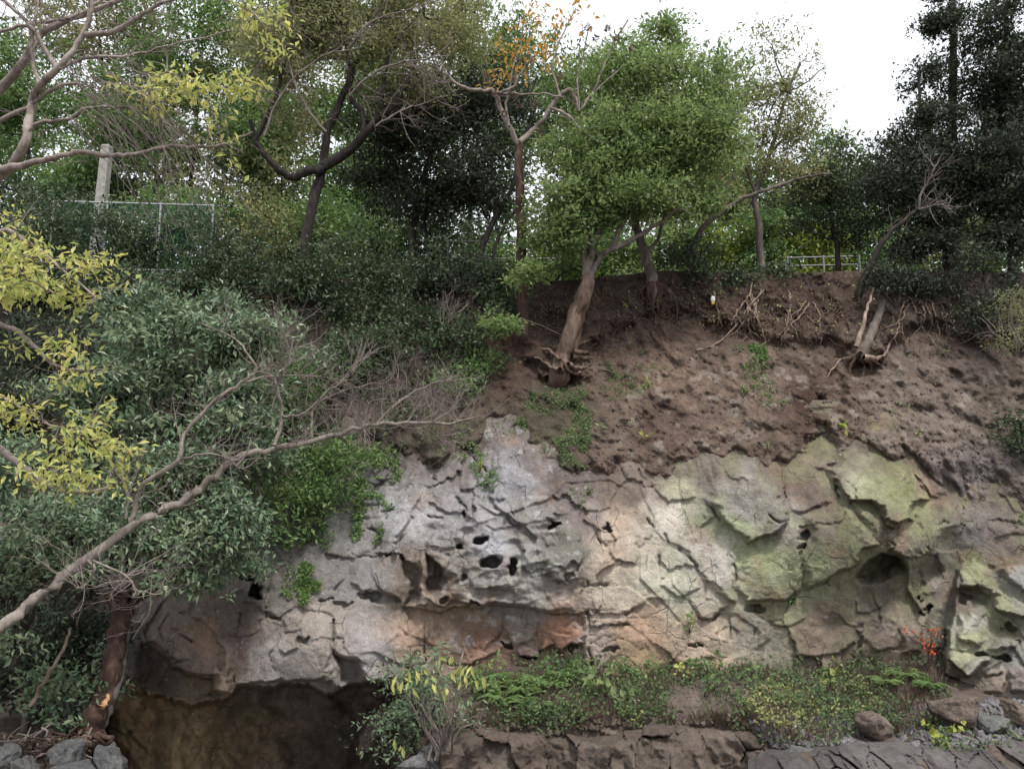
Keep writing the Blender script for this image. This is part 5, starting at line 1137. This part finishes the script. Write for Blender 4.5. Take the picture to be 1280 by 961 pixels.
def outcrop(name, label, x0, x1, top, bot, Yf, cell, asp, cols, seed, step=1.6, amp=.16, dip=0.):
    """jointed low rock band; every block between two joints is a part of its own"""
    ux = np.arange(x0, x1, step); uy = np.arange(0, 1.0001, step / (bot - min(t_[1] for t_ in top)))
    U, T = np.meshgrid(ux, uy); tp = np.interp(U, [t_[0] for t_ in top], [t_[1] for t_ in top]); Vv = tp + (bot - tp) * T
    Y0 = Yf(U, Vv); B_ = P(U, Vv, Y0); q_ = np.stack([B_[..., 0], B_[..., 1] * .3, B_[..., 2]], -1)
    a1, a2 = fbm(q_ * 3, 3, seed), fbm(q_ * 3, 3, seed + 5)
    X_, Z_ = (B_[..., 0] + a1 * .16) / cell, (B_[..., 2] + dip * B_[..., 0] + a2 * .12) / cell * asp
    f1, f2, ox, oz, ra, rb, rc = worley(X_, Z_, seed); ed_ = f2 - f1
    rel = amp * ((ra - .5) * ox * 1.6 + (rb - .5) * oz * 1.6 + (rc - .4) * 1.0) - amp * .8 * np.exp(-(ed_ / .03) ** 2) * sstep(-.2, .3, vnoise(q_ * 2.2, seed + 3))
    fb, _ = facets(B_[..., 0] + a2 * .1, B_[..., 2] + a1 * .1, cell * .35, seed + 9, .5, .25)
    rel += .09 * slin(B_[..., 0] / .30, B_[..., 2] / .30 * asp ** .7, seed + 21) + .05 * slin(B_[..., 0] / .12, B_[..., 2] / .12 * asp ** .5, seed + 23)
    rel += fb * .5 + .05 * fbm(q_ * 5, 3, seed + 11) + .03 * fbm(q_ * 17, 3, seed + 13)
    over_ = sstep(.28, .0, T) ** 1.5
    rel -= over_ * .55 + .10 * sstep(.1, 0, T)
    V3 = P(U, Vv, Y0 - rel)
    mixn = np.clip(.5 + .9 * fbm(q_ * 2.2, 3, seed + 15) + (ra - .5) * .5, 0, 1)[..., None]
    Cc = lin(cols[0]) * (1 - mixn) + lin(cols[1]) * mixn
    mo = sstep(.25, .45, fbm(q_ * 4, 3, seed + 17))[..., None] * .5; Cc = (Cc * (1 - mo) + lin(cols[2]) * mo) * .72
    hh_, ww_ = U.shape; ii_ = np.arange(hh_ * ww_).reshape(hh_, ww_); qq = np.stack([ii_[:-1, :-1], ii_[1:, :-1], ii_[1:, 1:], ii_[:-1, 1:]], -1).reshape(-1, 4)
    key = np.round(ra * 1e6).astype(np.int64)[:-1, :-1].ravel()
    par_ = tag(link(name, None), label, 'rock ledge')
    uk, cnt = np.unique(key, return_counts=True); bigk = set(uk[cnt > 60].tolist()); rest = ~np.isin(key, list(bigk))
    for kk in list(bigk) + [None]:
        sel = rest if kk is None else key == kk
        if sel.sum() == 0: continue
        u_, iv = np.unique(qq[sel], return_inverse=True)
        o = link('rock' if kk is not None else 'rubble', mesh_np('rock', V3.reshape(-1, 3)[u_], iv.reshape(-1, 4), M['ledge_rock'], True, Cc.reshape(-1, 3)[u_]), par_)
        if kk is None: o['kind'] = 'stuff'
    return par_
M['ledge_rock'] = tint_mat('ledge_rock', var=.5, s1=4.0, s2=36.0, bump=.8, dist=.03, rough=.95, spots=(11, .64, (.06, .05, .04), .6))
outcrop('rock_ledge', 'row of brown jointed rocks along the edge of the grassy bank', 548, 985, [(540,925),(575,905),(610,898),(700,904),(740,912),(800,900),(830,892),(900,894),(940,905),(965,925),(990,945)], 1010,
  lambda u, v: 11.0 - (v - 900) * .0042 + .12 * np.sin(u * .03), .42, .8, ((92,82,75),(116,106,97),(84,82,74)), 41, amp=.20)
outcrop('rock_shelf', 'rough grey layered rock shelf at the foot of the bank on the right', 935, 1460, [(930,952),(960,936),(1000,926),(1060,922),(1120,922),(1180,925),(1230,915),(1280,905),(1460,890)], 1010,
  lambda u, v: 10.35 - (v - 920) * .016, .40, 2.6, ((84,80,79),(112,107,106),(112,96,82)), 57, amp=.16, dip=-.12)
rg = np.random.default_rng(44)
for (x, y, wd, hg, Y, mt, lab) in [(1092,900,62,42,10.9,'brown_rock','brown boulder lying in the weeds on the bank'),(1195,888,74,44,11.0,'brown_rock','low weathered boulder below the mossy rock pile'),(1268,888,30,24,11.0,'brown_rock','small tan boulder right of the low weathered one'),
   (90,945,60,46,10.6,'grey_rock','grey boulder at the foot of the broken trunk'),(138,950,46,40,10.5,'grey_rock','grey boulder with a flat top beside the dark cave'),(40,958,50,30,10.5,'grey_rock','low grey stone under the dead branches'),(8,945,34,30,10.6,'grey_rock','small grey stone at the end of the branch litter'),(100,972,90,40,10.4,'grey_rock','wide grey stone under the two boulders'),
   (505,955,80,34,10.8,'grey_rock','grey rounded stone under the yellow leaved sapling'),(558,940,56,50,10.9,'grey_rock','light grey angular stone right of the sapling foot'),(465,905,50,70,13.4,'brown_rock','brown slab standing inside the dark cave'),(1010,945,40,22,10.3,'grey_rock','dark grey block at the left end of the rock shelf'),(1240,905,50,24,10.8,'grey_rock','flat grey stone left of the small tan boulder')]:
    stone('boulder', x, y, wd, hg, Y, M[mt], int(x * 3 + y), .5, label=lab, group='loose boulders')

# ------------------------------------------------------------------ ground cover on slope and rock (ivy, moss, weeds)
def cover(name, label, polys, n, L, mat, seed, off=.03, upn=.4, ratio=.6, gap=0., gs=2.2, thick=.06):
    rg = np.random.default_rng(seed); pts = []
    for poly in polys:
        a = np.array(poly, float); lo, hi = a.min(0), a.max(0); m = int(n * 2.5)
        q = rg.uniform(lo, hi, (m, 2)); pts.append(q[poly_sd(q[:, 0], q[:, 1], a) > -4 * rg.random(m)][:n])
    q = np.concatenate(pts); Y = surfY(q[:, 0], q[:, 1]); X = P(q[:, 0], q[:, 1], Y - off - thick * rg.random(len(q)))
    X = X[fbm(X * gs, 2, seed) > gap]
    d = nrm(rg.normal(0, 1, X.shape) + np.array([0, -.3, -.3])); nn = nrm(rg.normal(0, .5, X.shape) + np.array([0, -.7, upn]))
    Ls = L * rg.uniform(.6, 1.3, len(X)); o = leaves_obj(name, X, d, nn, Ls, Ls * ratio, M[mat], None); tag(o, label, None, None, 'stuff'); return o
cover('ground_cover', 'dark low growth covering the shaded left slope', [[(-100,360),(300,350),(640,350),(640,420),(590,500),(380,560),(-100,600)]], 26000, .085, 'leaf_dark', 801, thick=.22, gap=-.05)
cover('ivy', 'small leaved creeper on the soil below the exposed roots', [[(645,480),(730,480),(740,520),(735,585),(700,570),(665,545),(640,520)]], 3600, .045, 'leaf_mid', 802, gap=-.08)
cover('moss', 'green mossy growth on the soil right of the exposed roots', [[(745,430),(790,425),(835,460),(800,490),(760,500)]], 1500, .04, 'leaf_mid', 803, gap=.05)
cover('ivy', 'green creeper hanging over the upper left rock', [[(300,600),(400,560),(440,600),(420,660),(400,700),(380,750),(350,740),(330,690),(300,680)],[(440,560),(500,560),(500,600),(470,680),(440,690)],[(380,700),(400,720),(392,760),(376,750)]], 2600, .06, 'leaf_mid', 804, gap=.06, gs=3)
cover('ivy', 'dark leafy strip of weeds on the bare soil slope', [[(915,430),(950,440),(968,490),(960,510),(940,480)],[(935,430),(955,432),(960,450)]], 420, .06, 'leaf_mid', 805, gap=-.1)
cover('ivy', 'green weeds along the crest of the grey rock', [[(590,540),(640,520),(690,560),(740,600),(735,640),(700,600),(650,550)],[(575,565),(612,560),(628,625),(615,635),(600,600)],[(480,545),(600,520),(600,560),(540,585)]], 700, .05, 'leaf_mid', 806, gap=.08, gs=3.5)
cover('leaf_litter', 'scattered yellow fallen leaves on the root edge', [[(760,360),(1120,350),(1130,420),(900,420),(780,410)]], 130, .07, 'leaf_yellow', 807, gap=-.4)
cover('leaf_litter', 'dry brown litter on the soil below the tree roots', [[(640,350),(1280,345),(1280,400),(1150,390),(930,405),(760,400),(640,420)]], 4200, .07, 'grass_dry', 808, thick=.1, gap=-.2, ratio=.3)
cover('ivy', 'dark leaves over the edge below the tall evergreens', [[(1110,345),(1300,345),(1300,420),(1210,420),(1150,400)]], 1500, .08, 'leaf_black', 809, thick=.2)

def scree(name, label, X, size, mat, seed):
    r_ = np.random.default_rng(seed); base_ = np.array([(1,0,-.3),(-1,0,-.3),(0,1,-.3),(0,-1,-.3),(0,0,.8),(0,0,-.9)], float); fc = np.array([(0,2,4),(2,1,4),(1,3,4),(3,0,4),(2,0,5),(1,2,5),(3,1,5),(0,3,5)])
    k = len(X); v = base_[None] * r_.uniform(.5, 1.2, (k, 6, 3)); a = r_.uniform(0, 6.28, k); c_, s_ = np.cos(a)[:, None], np.sin(a)[:, None]
    v = np.stack([v[..., 0] * c_ - v[..., 2] * s_, v[..., 1], v[..., 0] * s_ + v[..., 2] * c_], -1) * (size * r_.uniform(.4, 1.4, (k, 1, 1)) ** 1.5) + X[:, None]
    tag(link(name, mesh_np(name, v.reshape(-1, 3), (fc[None] + np.arange(k)[:, None, None] * 6).reshape(-1, 3), M[mat])), label, None, None, 'stuff')
def on_bank(n, poly, seed):
    r_ = np.random.default_rng(seed); a = np.array(poly, float); q = r_.uniform(a.min(0), a.max(0), (n * 3, 2)); q = q[poly_sd(q[:, 0], q[:, 1], a) > 0][:n]; return P(q[:, 0], q[:, 1], surfY(q[:, 0], q[:, 1]) + .005)
SLOPE = [(740,430),(800,400),(1000,420),(1200,410),(1280,450),(1280,620),(1200,600),(1130,560),(1040,550),(960,570),(880,570),(760,600),(720,560)]
scree('soil_clods', 'small brown clods loose on the soil slope', on_bank(2600, SLOPE, 1), .028, 'clod', 11)
scree('pebbles', 'small grey stones stuck in the soil slope', on_bank(260, SLOPE, 2), .032, 'grey_rock', 12)
g = Geo(); rg = np.random.default_rng(15)
for k in range(240):
    x, y = rg.uniform(690, 1270), 0; y = np.interp(x, [690, 760, 900, 1050, 1200, 1270], [420, 392, 385, 395, 392, 400]) + rg.normal(0, 16); q = [(x, y)]
    for s in range(4): q.append((q[-1][0] + rg.normal(0, 5), q[-1][1] + rg.uniform(1, 9)))
    l = sroot(q, rg.uniform(.5, .9), .35, .10, rg); g.tube(l[:, :3], l[:, 3], 3)
tag(g.build('rootlets', M['bark_brown'], None), 'fine rootlets hanging out of the top soil edge', None, None, 'stuff')
# single small plants on the slope
def sprig(x, y, n, L, mat, label, seed, name='seedling', Y=None, hgt=.12, spread=.1, ratio=.55, group=None):
    rg = np.random.default_rng(seed); Y = (float(surfY(x, y)) if Y is None else Y) ; c = P(x, y, Y - .02); t = thing(name, label, 'plant', group)
    g = Geo(); tips = []
    for k in range(max(2, n // 4)):
        d = nrm(np.array([rg.normal(0, .6), -.5, 1.0])); q = [c + np.array([0, .03, -.03]), c + d * hgt * .5, c + d * hgt + rg.normal(0, .02, 3)]; g.tube(q, [.006, .005, .003], 4); tips.append(q[-1]); tips.append(q[1])
    g.build('stem', M['twig_dark'], t); tips = np.array(tips)
    pos = tips[rg.integers(0, len(tips), n)] + rg.normal(0, spread * .3, (n, 3)); d = nrm(rg.normal(0, 1, (n, 3)) + np.array([0, -.4, .1])); nn = nrm(rg.normal(0, .4, (n, 3)) + np.array([0, -.6, .8])); Ls = L * rg.uniform(.7, 1.2, n)
    o = leaves_obj('leaves', pos, d, nn, Ls, Ls * ratio, M[mat], t, .1); return t
sprig(1050, 537, 5, .17, 'leaf_lime', 'two bright green leaves on the bare soil', 1)
sprig(802, 551, 7, .11, 'leaf_lime', 'small bright green seedling on the brown soil', 2)
sprig(752, 538, 7, .10, 'leaf_green', 'small green seedling left of the bright one', 3)
sprig(812, 484, 9, .09, 'leaf_lime', 'pale green seedling near a grey stone on the soil', 4)
sprig(1132, 510, 8, .09, 'leaf_green', 'green tuft in a hollow of the soil slope', 5)
sprig(1176, 446, 8, .08, 'leaf_green', 'small weed high on the right soil slope', 6)
sprig(930, 490, 14, .09, 'leaf_mid', 'weed clump on the soil below the trailing roots', 7)
sprig(980, 508, 12, .08, 'leaf_mid', 'thin weed above the purple grey slab', 8)
sprig(960, 562, 14, .06, 'leaf_mid', 'small fern above the purple grey slab', 9)
sprig(990, 755, 26, .06, 'leaf_mid', 'small green tuft in the rock joint below the mossy slab', 10)
sprig(862, 790, 14, .11, 'leaf_green', 'green broad leaved seedling growing against the beige rock', 11, hgt=.3)
sprig(1272, 655, 20, .08, 'leaf_mid', 'green weed on the rock above the mossy pile', 12)
sprig(1145, 545, 10, .06, 'leaf_olive', 'grey green weed on the upper right rock', 13)
sprig(735, 618, 30, .05, 'leaf_mid', 'green weed tuft beside the purple streaked rock', 14)
sprig(600, 590, 18, .05, 'leaf_lime', 'light green weed in a crack of the grey rock', 15)
sprig(945, 765, 16, .05, 'leaf_olive', 'dry weed tuft in the recess of the beige rock', 16)

# ------------------------------------------------------------------ bank vegetation
rg = np.random.default_rng(90)
def bank_pts(n, poly, seed):
    r_ = np.random.default_rng(seed); a = np.array(poly, float); lo, hi = a.min(0), a.max(0); q = r_.uniform(lo, hi, (n * 3, 2)); q = q[poly_sd(q[:, 0], q[:, 1], a) > 0][:n]
    Y = ground_hit(q[:, 0], q[:, 1]); X = P(q[:, 0], q[:, 1], Y); X[:, 2] = ground_z(X[:, 0], X[:, 1]); return X, r_
BANK = [(560,850),(700,835),(850,825),(1000,820),(1180,835),(1185,880),(1180,915),(1060,930),(970,945),(930,925),(820,910),(700,912),(600,915)]
def blades(name, label, n, poly, mat, seed, Lm, gap):
    X, r_ = bank_pts(n, poly, seed); X = X[fbm(X * 1.3, 2, seed) > gap]; k = len(X)
    d = nrm(np.array([0, -.15, 1.0]) + r_.normal(0, .55, (k, 3))); nn = nrm(r_.normal(0, 1, (k, 3)) + np.array([0, -1, .2])); Ls = Lm * r_.uniform(.5, 1.4, k)
    v, f = leaf_geo(X - UP * .02, d, nn, Ls, .012 * r_.uniform(.7, 1.5, k), .1); tag(link(name, mesh_np(name, v, f, M[mat])), label, None, None, 'stuff')
blades('grass', 'dry brownish grass stalks over the bank', 12000, BANK, 'grass_dry', 901, .17, -.3)
blades('grass', 'green grass blades over the bank', 4200, BANK, 'weed', 902, .14, .0)
def weeds(name, label, n, poly, mat, seed, L, hgt, gap, per=6, ratio=.6):
    X, r_ = bank_pts(n, poly, seed); X = X[fbm(X * 1.6, 2, seed) > gap]; k = len(X)
    top = X + np.array([0, 0, 1.0]) * (hgt * r_.uniform(.3, 1.2, (k, 1))) + r_.normal(0, .05, (k, 3))
    pos = (top[:, None] + r_.normal(0, .05, (k, per, 3))).reshape(-1, 3); m_ = len(pos); d = nrm(r_.normal(0, 1, (m_, 3)) + np.array([0, -.4, .1])); nn = nrm(r_.normal(0, .45, (m_, 3)) + np.array([0, -.5, .9])); Ls = L * r_.uniform(.6, 1.3, m_)
    v, f = leaf_geo(pos, d, nn, Ls, Ls * ratio, .1); tag(link(name, mesh_np(name, v, f, M[mat])), label, None, None, 'stuff')
weeds('weeds', 'small green leafy weeds covering the bank', 2100, BANK, 'weed', 903, .055, .16, -.05)
weeds('weeds', 'pale yellowish weeds on the lower right bank', 420, [(940,870),(1080,860),(1100,900),(980,925),(930,905)], 'weed_pale', 904, .05, .14, -.1)
weeds('weeds', 'yellow green weeds on the brown ledge rocks', 170, [(720,905),(790,895),(810,915),(760,935),(730,925)], 'weed_pale', 905, .055, .10, -.3)
weeds('weeds', 'small green weeds along the top of the brown ledge', 260, [(570,898),(940,890),(950,925),(570,920)], 'weed', 909, .06, .10, -.15)
weeds('weeds', 'sparse green weeds among the shelf stones', 160, [(950,925),(1290,890),(1290,950),(950,955)], 'weed', 907, .06, .08, -.1)
blades('grass', 'short dry grass on the ledge rocks', 2200, [(560,895),(940,895),(950,935),(560,930)], 'grass_dry', 908, .10, -.1)
weeds('weeds', 'dark green weeds under the beige rock wall', 380, [(590,840),(740,830),(900,825),(900,850),(700,875),(590,880)], 'leaf_mid', 906, .07, .2, -.1)
# ferns and broad-leaved plants, each on its own
def fern(x, y, label, seed, nf=11, Lf=.5, mat='leaf_green', group='ferns below the orange rock'):
    r_ = np.random.default_rng(seed); Y = ground_hit(x, y)[0]; c = P(x, y, Y); c[2] = ground_z(c[0:1], c[1:2])[0]; t = thing('fern', label, 'fern', group)
    for k in range(nf):
        az = r_.uniform(0, 6.28); L_ = Lf * r_.uniform(.7, 1.2); hd = np.array([math.cos(az), math.sin(az) * .8 - .2, 0]); s = np.linspace(0, 1, 15)[:, None]
        q = c + hd * s * L_ * .8 + UP * (L_ * (1.0 * s - .75 * s * s)); tg_ = nrm(np.gradient(q, axis=0)); sd_ = nrm(np.cross(tg_, UP)); v = []; f = []
        wd_ = .17 * L_ * np.sin(np.clip(s[:, 0], .05, 1) * 2.6 + .25)
        pos = np.concatenate([q[1:], q[1:]]); d = np.concatenate([sd_[1:] + tg_[1:] * .5, -sd_[1:] + tg_[1:] * .5]); LL = np.concatenate([wd_[1:], wd_[1:]]) * 1.3 + .01
        leaves_obj('frond', pos, d, np.tile(UP, (len(pos), 1)) + r_.normal(0, .15, (len(pos), 3)), LL, .033, M[mat], t, .05)
for i, (x, y, lab) in enumerate([(628,882,'green fern nearest the yellow leaved sapling'),(655,868,'arching green fern below the orange block'),(690,862,'large fern under the orange block overhang'),(705,850,'fern growing against the orange rock wall'),(665,890,'low fern at the brown ledge top'),(612,868,'fern in the shade at the cave end of the rock wall'),(640,858,'small fern hard against the rock wall base'),(1130,850,'fern left of the mossy rock pile'),(1160,862,'dark fern under the red leaved plant'),(1105,858,'low fern above the brown boulder')]):
    fern(x, y, lab, 950 + i, mat='leaf_green' if i % 2 else 'leaf_mid', Lf=.42)
def gsprig(x, y, n, L, mat, label, seed, hgt=.3, spread=.14, ratio=.7, name='weed_plant', group=None):
    Y = ground_hit(x, y)[0]; return sprig(x, y, n, L, mat, label, seed, name, Y, hgt, spread, ratio, group)
gsprig(745, 868, 12, .16, 'leaf_green', 'broad leaved green plant on the grass bank', 31, .34)
gsprig(775, 880, 9, .14, 'leaf_green', 'pale broad leaved plant beside the thin white stem', 32, .3)
gsprig(1042, 848, 6, .15, 'leaf_lime', 'bright lime leaved plant high on the bank', 33, .25)
gsprig(1036, 858, 4, .12, 'leaf_yellow', 'single yellowish leaf plant below the lime one', 34, .15)
gsprig(1165, 930, 12, .13, 'leaf_lime', 'lime green plant growing on the rock shelf', 35, .2)
gsprig(1200, 918, 8, .11, 'leaf_lime', 'small lime plant under the low weathered boulder', 36, .15)
gsprig(930, 858, 12, .09, 'leaf_mid', 'dark weed clump below the beige rock', 37)
gsprig(880, 872, 14, .09, 'weed', 'green weed clump in the middle of the bank', 38)
gsprig(855, 850, 14, .08, 'leaf_yellow', 'yellowish weed against the beige rock base', 39)
gsprig(960, 880, 16, .08, 'weed', 'weed clump above the right end of the brown rocks', 40)
gsprig(565, 905, 12, .07, 'leaf_green', 'green shoot on the light grey stone', 41, .12)
gsprig(850, 955, 10, .10, 'leaf_green', 'green sprout at the foot of the brown ledge', 42, .12)
gsprig(1275, 930, 8, .08, 'leaf_green', 'small green sprout at the shelf end', 43, .1)
for i in range(16):
    x, y = rg.uniform(780, 1150), rg.uniform(840, 890)
    gsprig(x, y, 10, .08, 'weed', 'small leafy weed standing in the bank grass', 60 + i, .2, group='leafy weeds in the bank grass')
# red-leaved plant
t = thing('red_plant', 'plant with red autumn leaves beside the mossy rock pile', 'plant'); r_ = np.random.default_rng(50); g = Geo(); tp_ = []
yr_ = min(float(surfY(1160, 812)), 13.0) - .12
for k in range(7):
    l = limb([(1163 + r_.normal(0, 3), 832), (1164 + r_.normal(0, 6), 815), (1166 + r_.normal(0, 11), 800 + r_.normal(0, 9))], yr_, yr_ - .05, .8, .4, 4, .008); g.tube(l[:, :3], l[:, 3], 4); tp_ += [l[-1, :3], l[-3, :3], l[-5, :3]]
g.build('stem', M['bark_red'], t); tp_ = np.array(tp_); pos = tp_[r_.integers(0, len(tp_), 60)] + r_.normal(0, .04, (60, 3))
leaves_obj('leaves', pos, r_.normal(0, 1, pos.shape) + np.array([0, -.3, -.2]), np.array([0, -.8, .6]) + r_.normal(0, .4, pos.shape), (.065 * r_.uniform(.6, 1.3, 60)), .03, M['leaf_red'], t, .1)
X, r_ = bank_pts(1300, [(940,905),(1290,870),(1290,935),(940,940)], 17); scree('rubble', 'small broken stones over the rock shelf', X, .065, 'dark_shelf_rock', 18)
X, r_ = bank_pts(500, [(560,890),(950,890),(960,935),(560,930)], 21); scree('rubble', 'broken stones on top of the brown ledge', X, .06, 'brown_rock', 22)
X, r_ = bank_pts(500, BANK, 19); scree('pebbles', 'small stones among the bank weeds', X, .035, 'brown_rock', 20)
# yellow-leaved sapling
t = thing('sapling', 'many stemmed sapling with a few long yellow leaves before the cave', 'sapling'); r_ = np.random.default_rng(61); g = Geo(); tips = []
for k in range(20):
    ex, ey = r_.uniform(480, 625), r_.uniform(832, 905); q = [(552 + r_.normal(0, 9), 950), (550 + (ex - 550) * .35 + r_.normal(0, 5), 912), (ex, ey)]; l = limb(q, 10.7, 10.6 + r_.normal(0, .25), 1.8, .6, 5, .008); g.tube(l[:, :3], l[:, 3], 5); tips.append(l[-1, :3])
    fractal(g, l[9, :3], nrm(l[-1, :3] - l[9, :3]) + r_.normal(0, .3, 3), .3, .004, 1, r_, .05, .6, 2)
g.build('stem', M['bark_grey'], t)
yl_ = [(512,842),(520,845),(494,858),(500,855),(551,825),(565,826),(562,845),(528,842),(540,852),(575,842),(580,850),(582,840),(602,850),(596,858),(555,865),(558,875),(516,868),(588,836),(495,930),(500,935),(507,852),(540,858),(575,855)]
pos = P([a for a, _ in yl_], [b for _, b in yl_], 10.5 + r_.normal(0, .12, len(yl_))); pos = np.repeat(pos, 2, 0) + r_.normal(0, .025, (len(yl_) * 2, 3))
leaves_obj('leaves', pos + UP * .06, np.array([0, -.25, -1]) + r_.normal(0, .45, pos.shape), np.array([0, -1, .2]) + r_.normal(0, .5, pos.shape), .155 * r_.uniform(.7, 1.15, len(pos)), .05, M['leaf_yellow'], t, .12)
shrub('shrub', 'dark glossy shrub behind the yellow leaved sapling at the cave mouth', 'shrub', None, [(515,865,38,32,11.3),(500,905,34,30,11.2),(545,880,36,30,11.3),(525,830,24,22,11.5,.5)], 'leaf_shiny', .075, .22, 560, (525,950), 11.3, per=10, spread=.18, maxn=120)
# litter
def bag(x, y, Y, L, label):
    t = thing('litter_bag', label, 'litter'); r_ = np.random.default_rng(int(x))
    for nm, mt, dz, s in (('bag_top', 'plastic_white', .22, 1.05), ('bag_bottom', 'plastic_yellow', -.3, .8)):
        bm = bmesh.new(); bmesh.ops.create_icosphere(bm, subdivisions=3, radius=1); V = np.array([v.co[:] for v in bm.verts]); V *= (1 + .35 * fbm(V * 2.2 + x, 3, 3))[:, None]; V = V * np.array([.42, .3, .55]) * L * s * .8 + P(x, y, Y) + np.array([0, 0, dz * L])
        link(nm, mesh_np(nm, V, np.array([[v.index for v in f.verts] for f in bm.faces]), M[mt]), t); bm.free()
bag(891, 376, float(surfY(891, 376)) - .10, .14, 'crumpled white and yellow plastic bag caught on the soil edge')
Yl = ground_hit(993, 910)[0]; bag(993, 908, Yl - .03, .07, 'small crumpled white wrapper in the weeds')
# dead branches lying bottom left
t = thing('branch_pile', 'heap of dead branches and litter beside the broken trunk foot', 'branch pile'); r_ = np.random.default_rng(71)
for k in range(46):
    x, y = r_.uniform(-20, 118), r_.uniform(915, 952); c = P(x, y, 10.9 + r_.normal(0, .12)); d = nrm(np.array([r_.normal(0, 1), r_.normal(0, .4), r_.normal(0, .35)])); L_ = r_.uniform(.2, .7); g = Geo()
    q = np.array([c - d * L_ / 2, c + r_.normal(0, .04, 3), c + d * L_ / 2]); l = smooth_line(np.column_stack([q, [.016, .013, .007]]), 4); g.tube(l[:, :3], l[:, 3] * r_.uniform(.5, 1.3), 5); g.build('branch', M['twig' if k % 3 else 'bark_red'], t)
Xs = P(r_.uniform(-20, 115, 500), r_.uniform(918, 955, 500), 10.95 + r_.normal(0, .1, 500)); leaves_obj('litter', Xs, r_.normal(0, 1, Xs.shape), UP + r_.normal(0, .4, Xs.shape), .09, .045, M['grass_dry'], t)['kind'] = 'stuff'
t = thing('dead_twig', 'thin white dead twig standing against the orange rock', 'twig'); g = Geo(); l = LB([(573,842),(578,820),(584,800),(590,791)],11.2,11.3,1.2,.7); g.tube(l[:, :3], l[:, 3], 5); g.build('stem', M['bark_pale'], t)
t = thing('dead_twig', 'thin white curved stem on the grass bank', 'twig'); g = Geo(); Yq = ground_hit(795, 897)[0]; l = LB([(797,898),(792,888),(793,878),(788,870)],Yq,Yq-.1,1.2,.8); g.tube(l[:, :3], l[:, 3], 5); g.build('stem', M['bark_pale'], t)
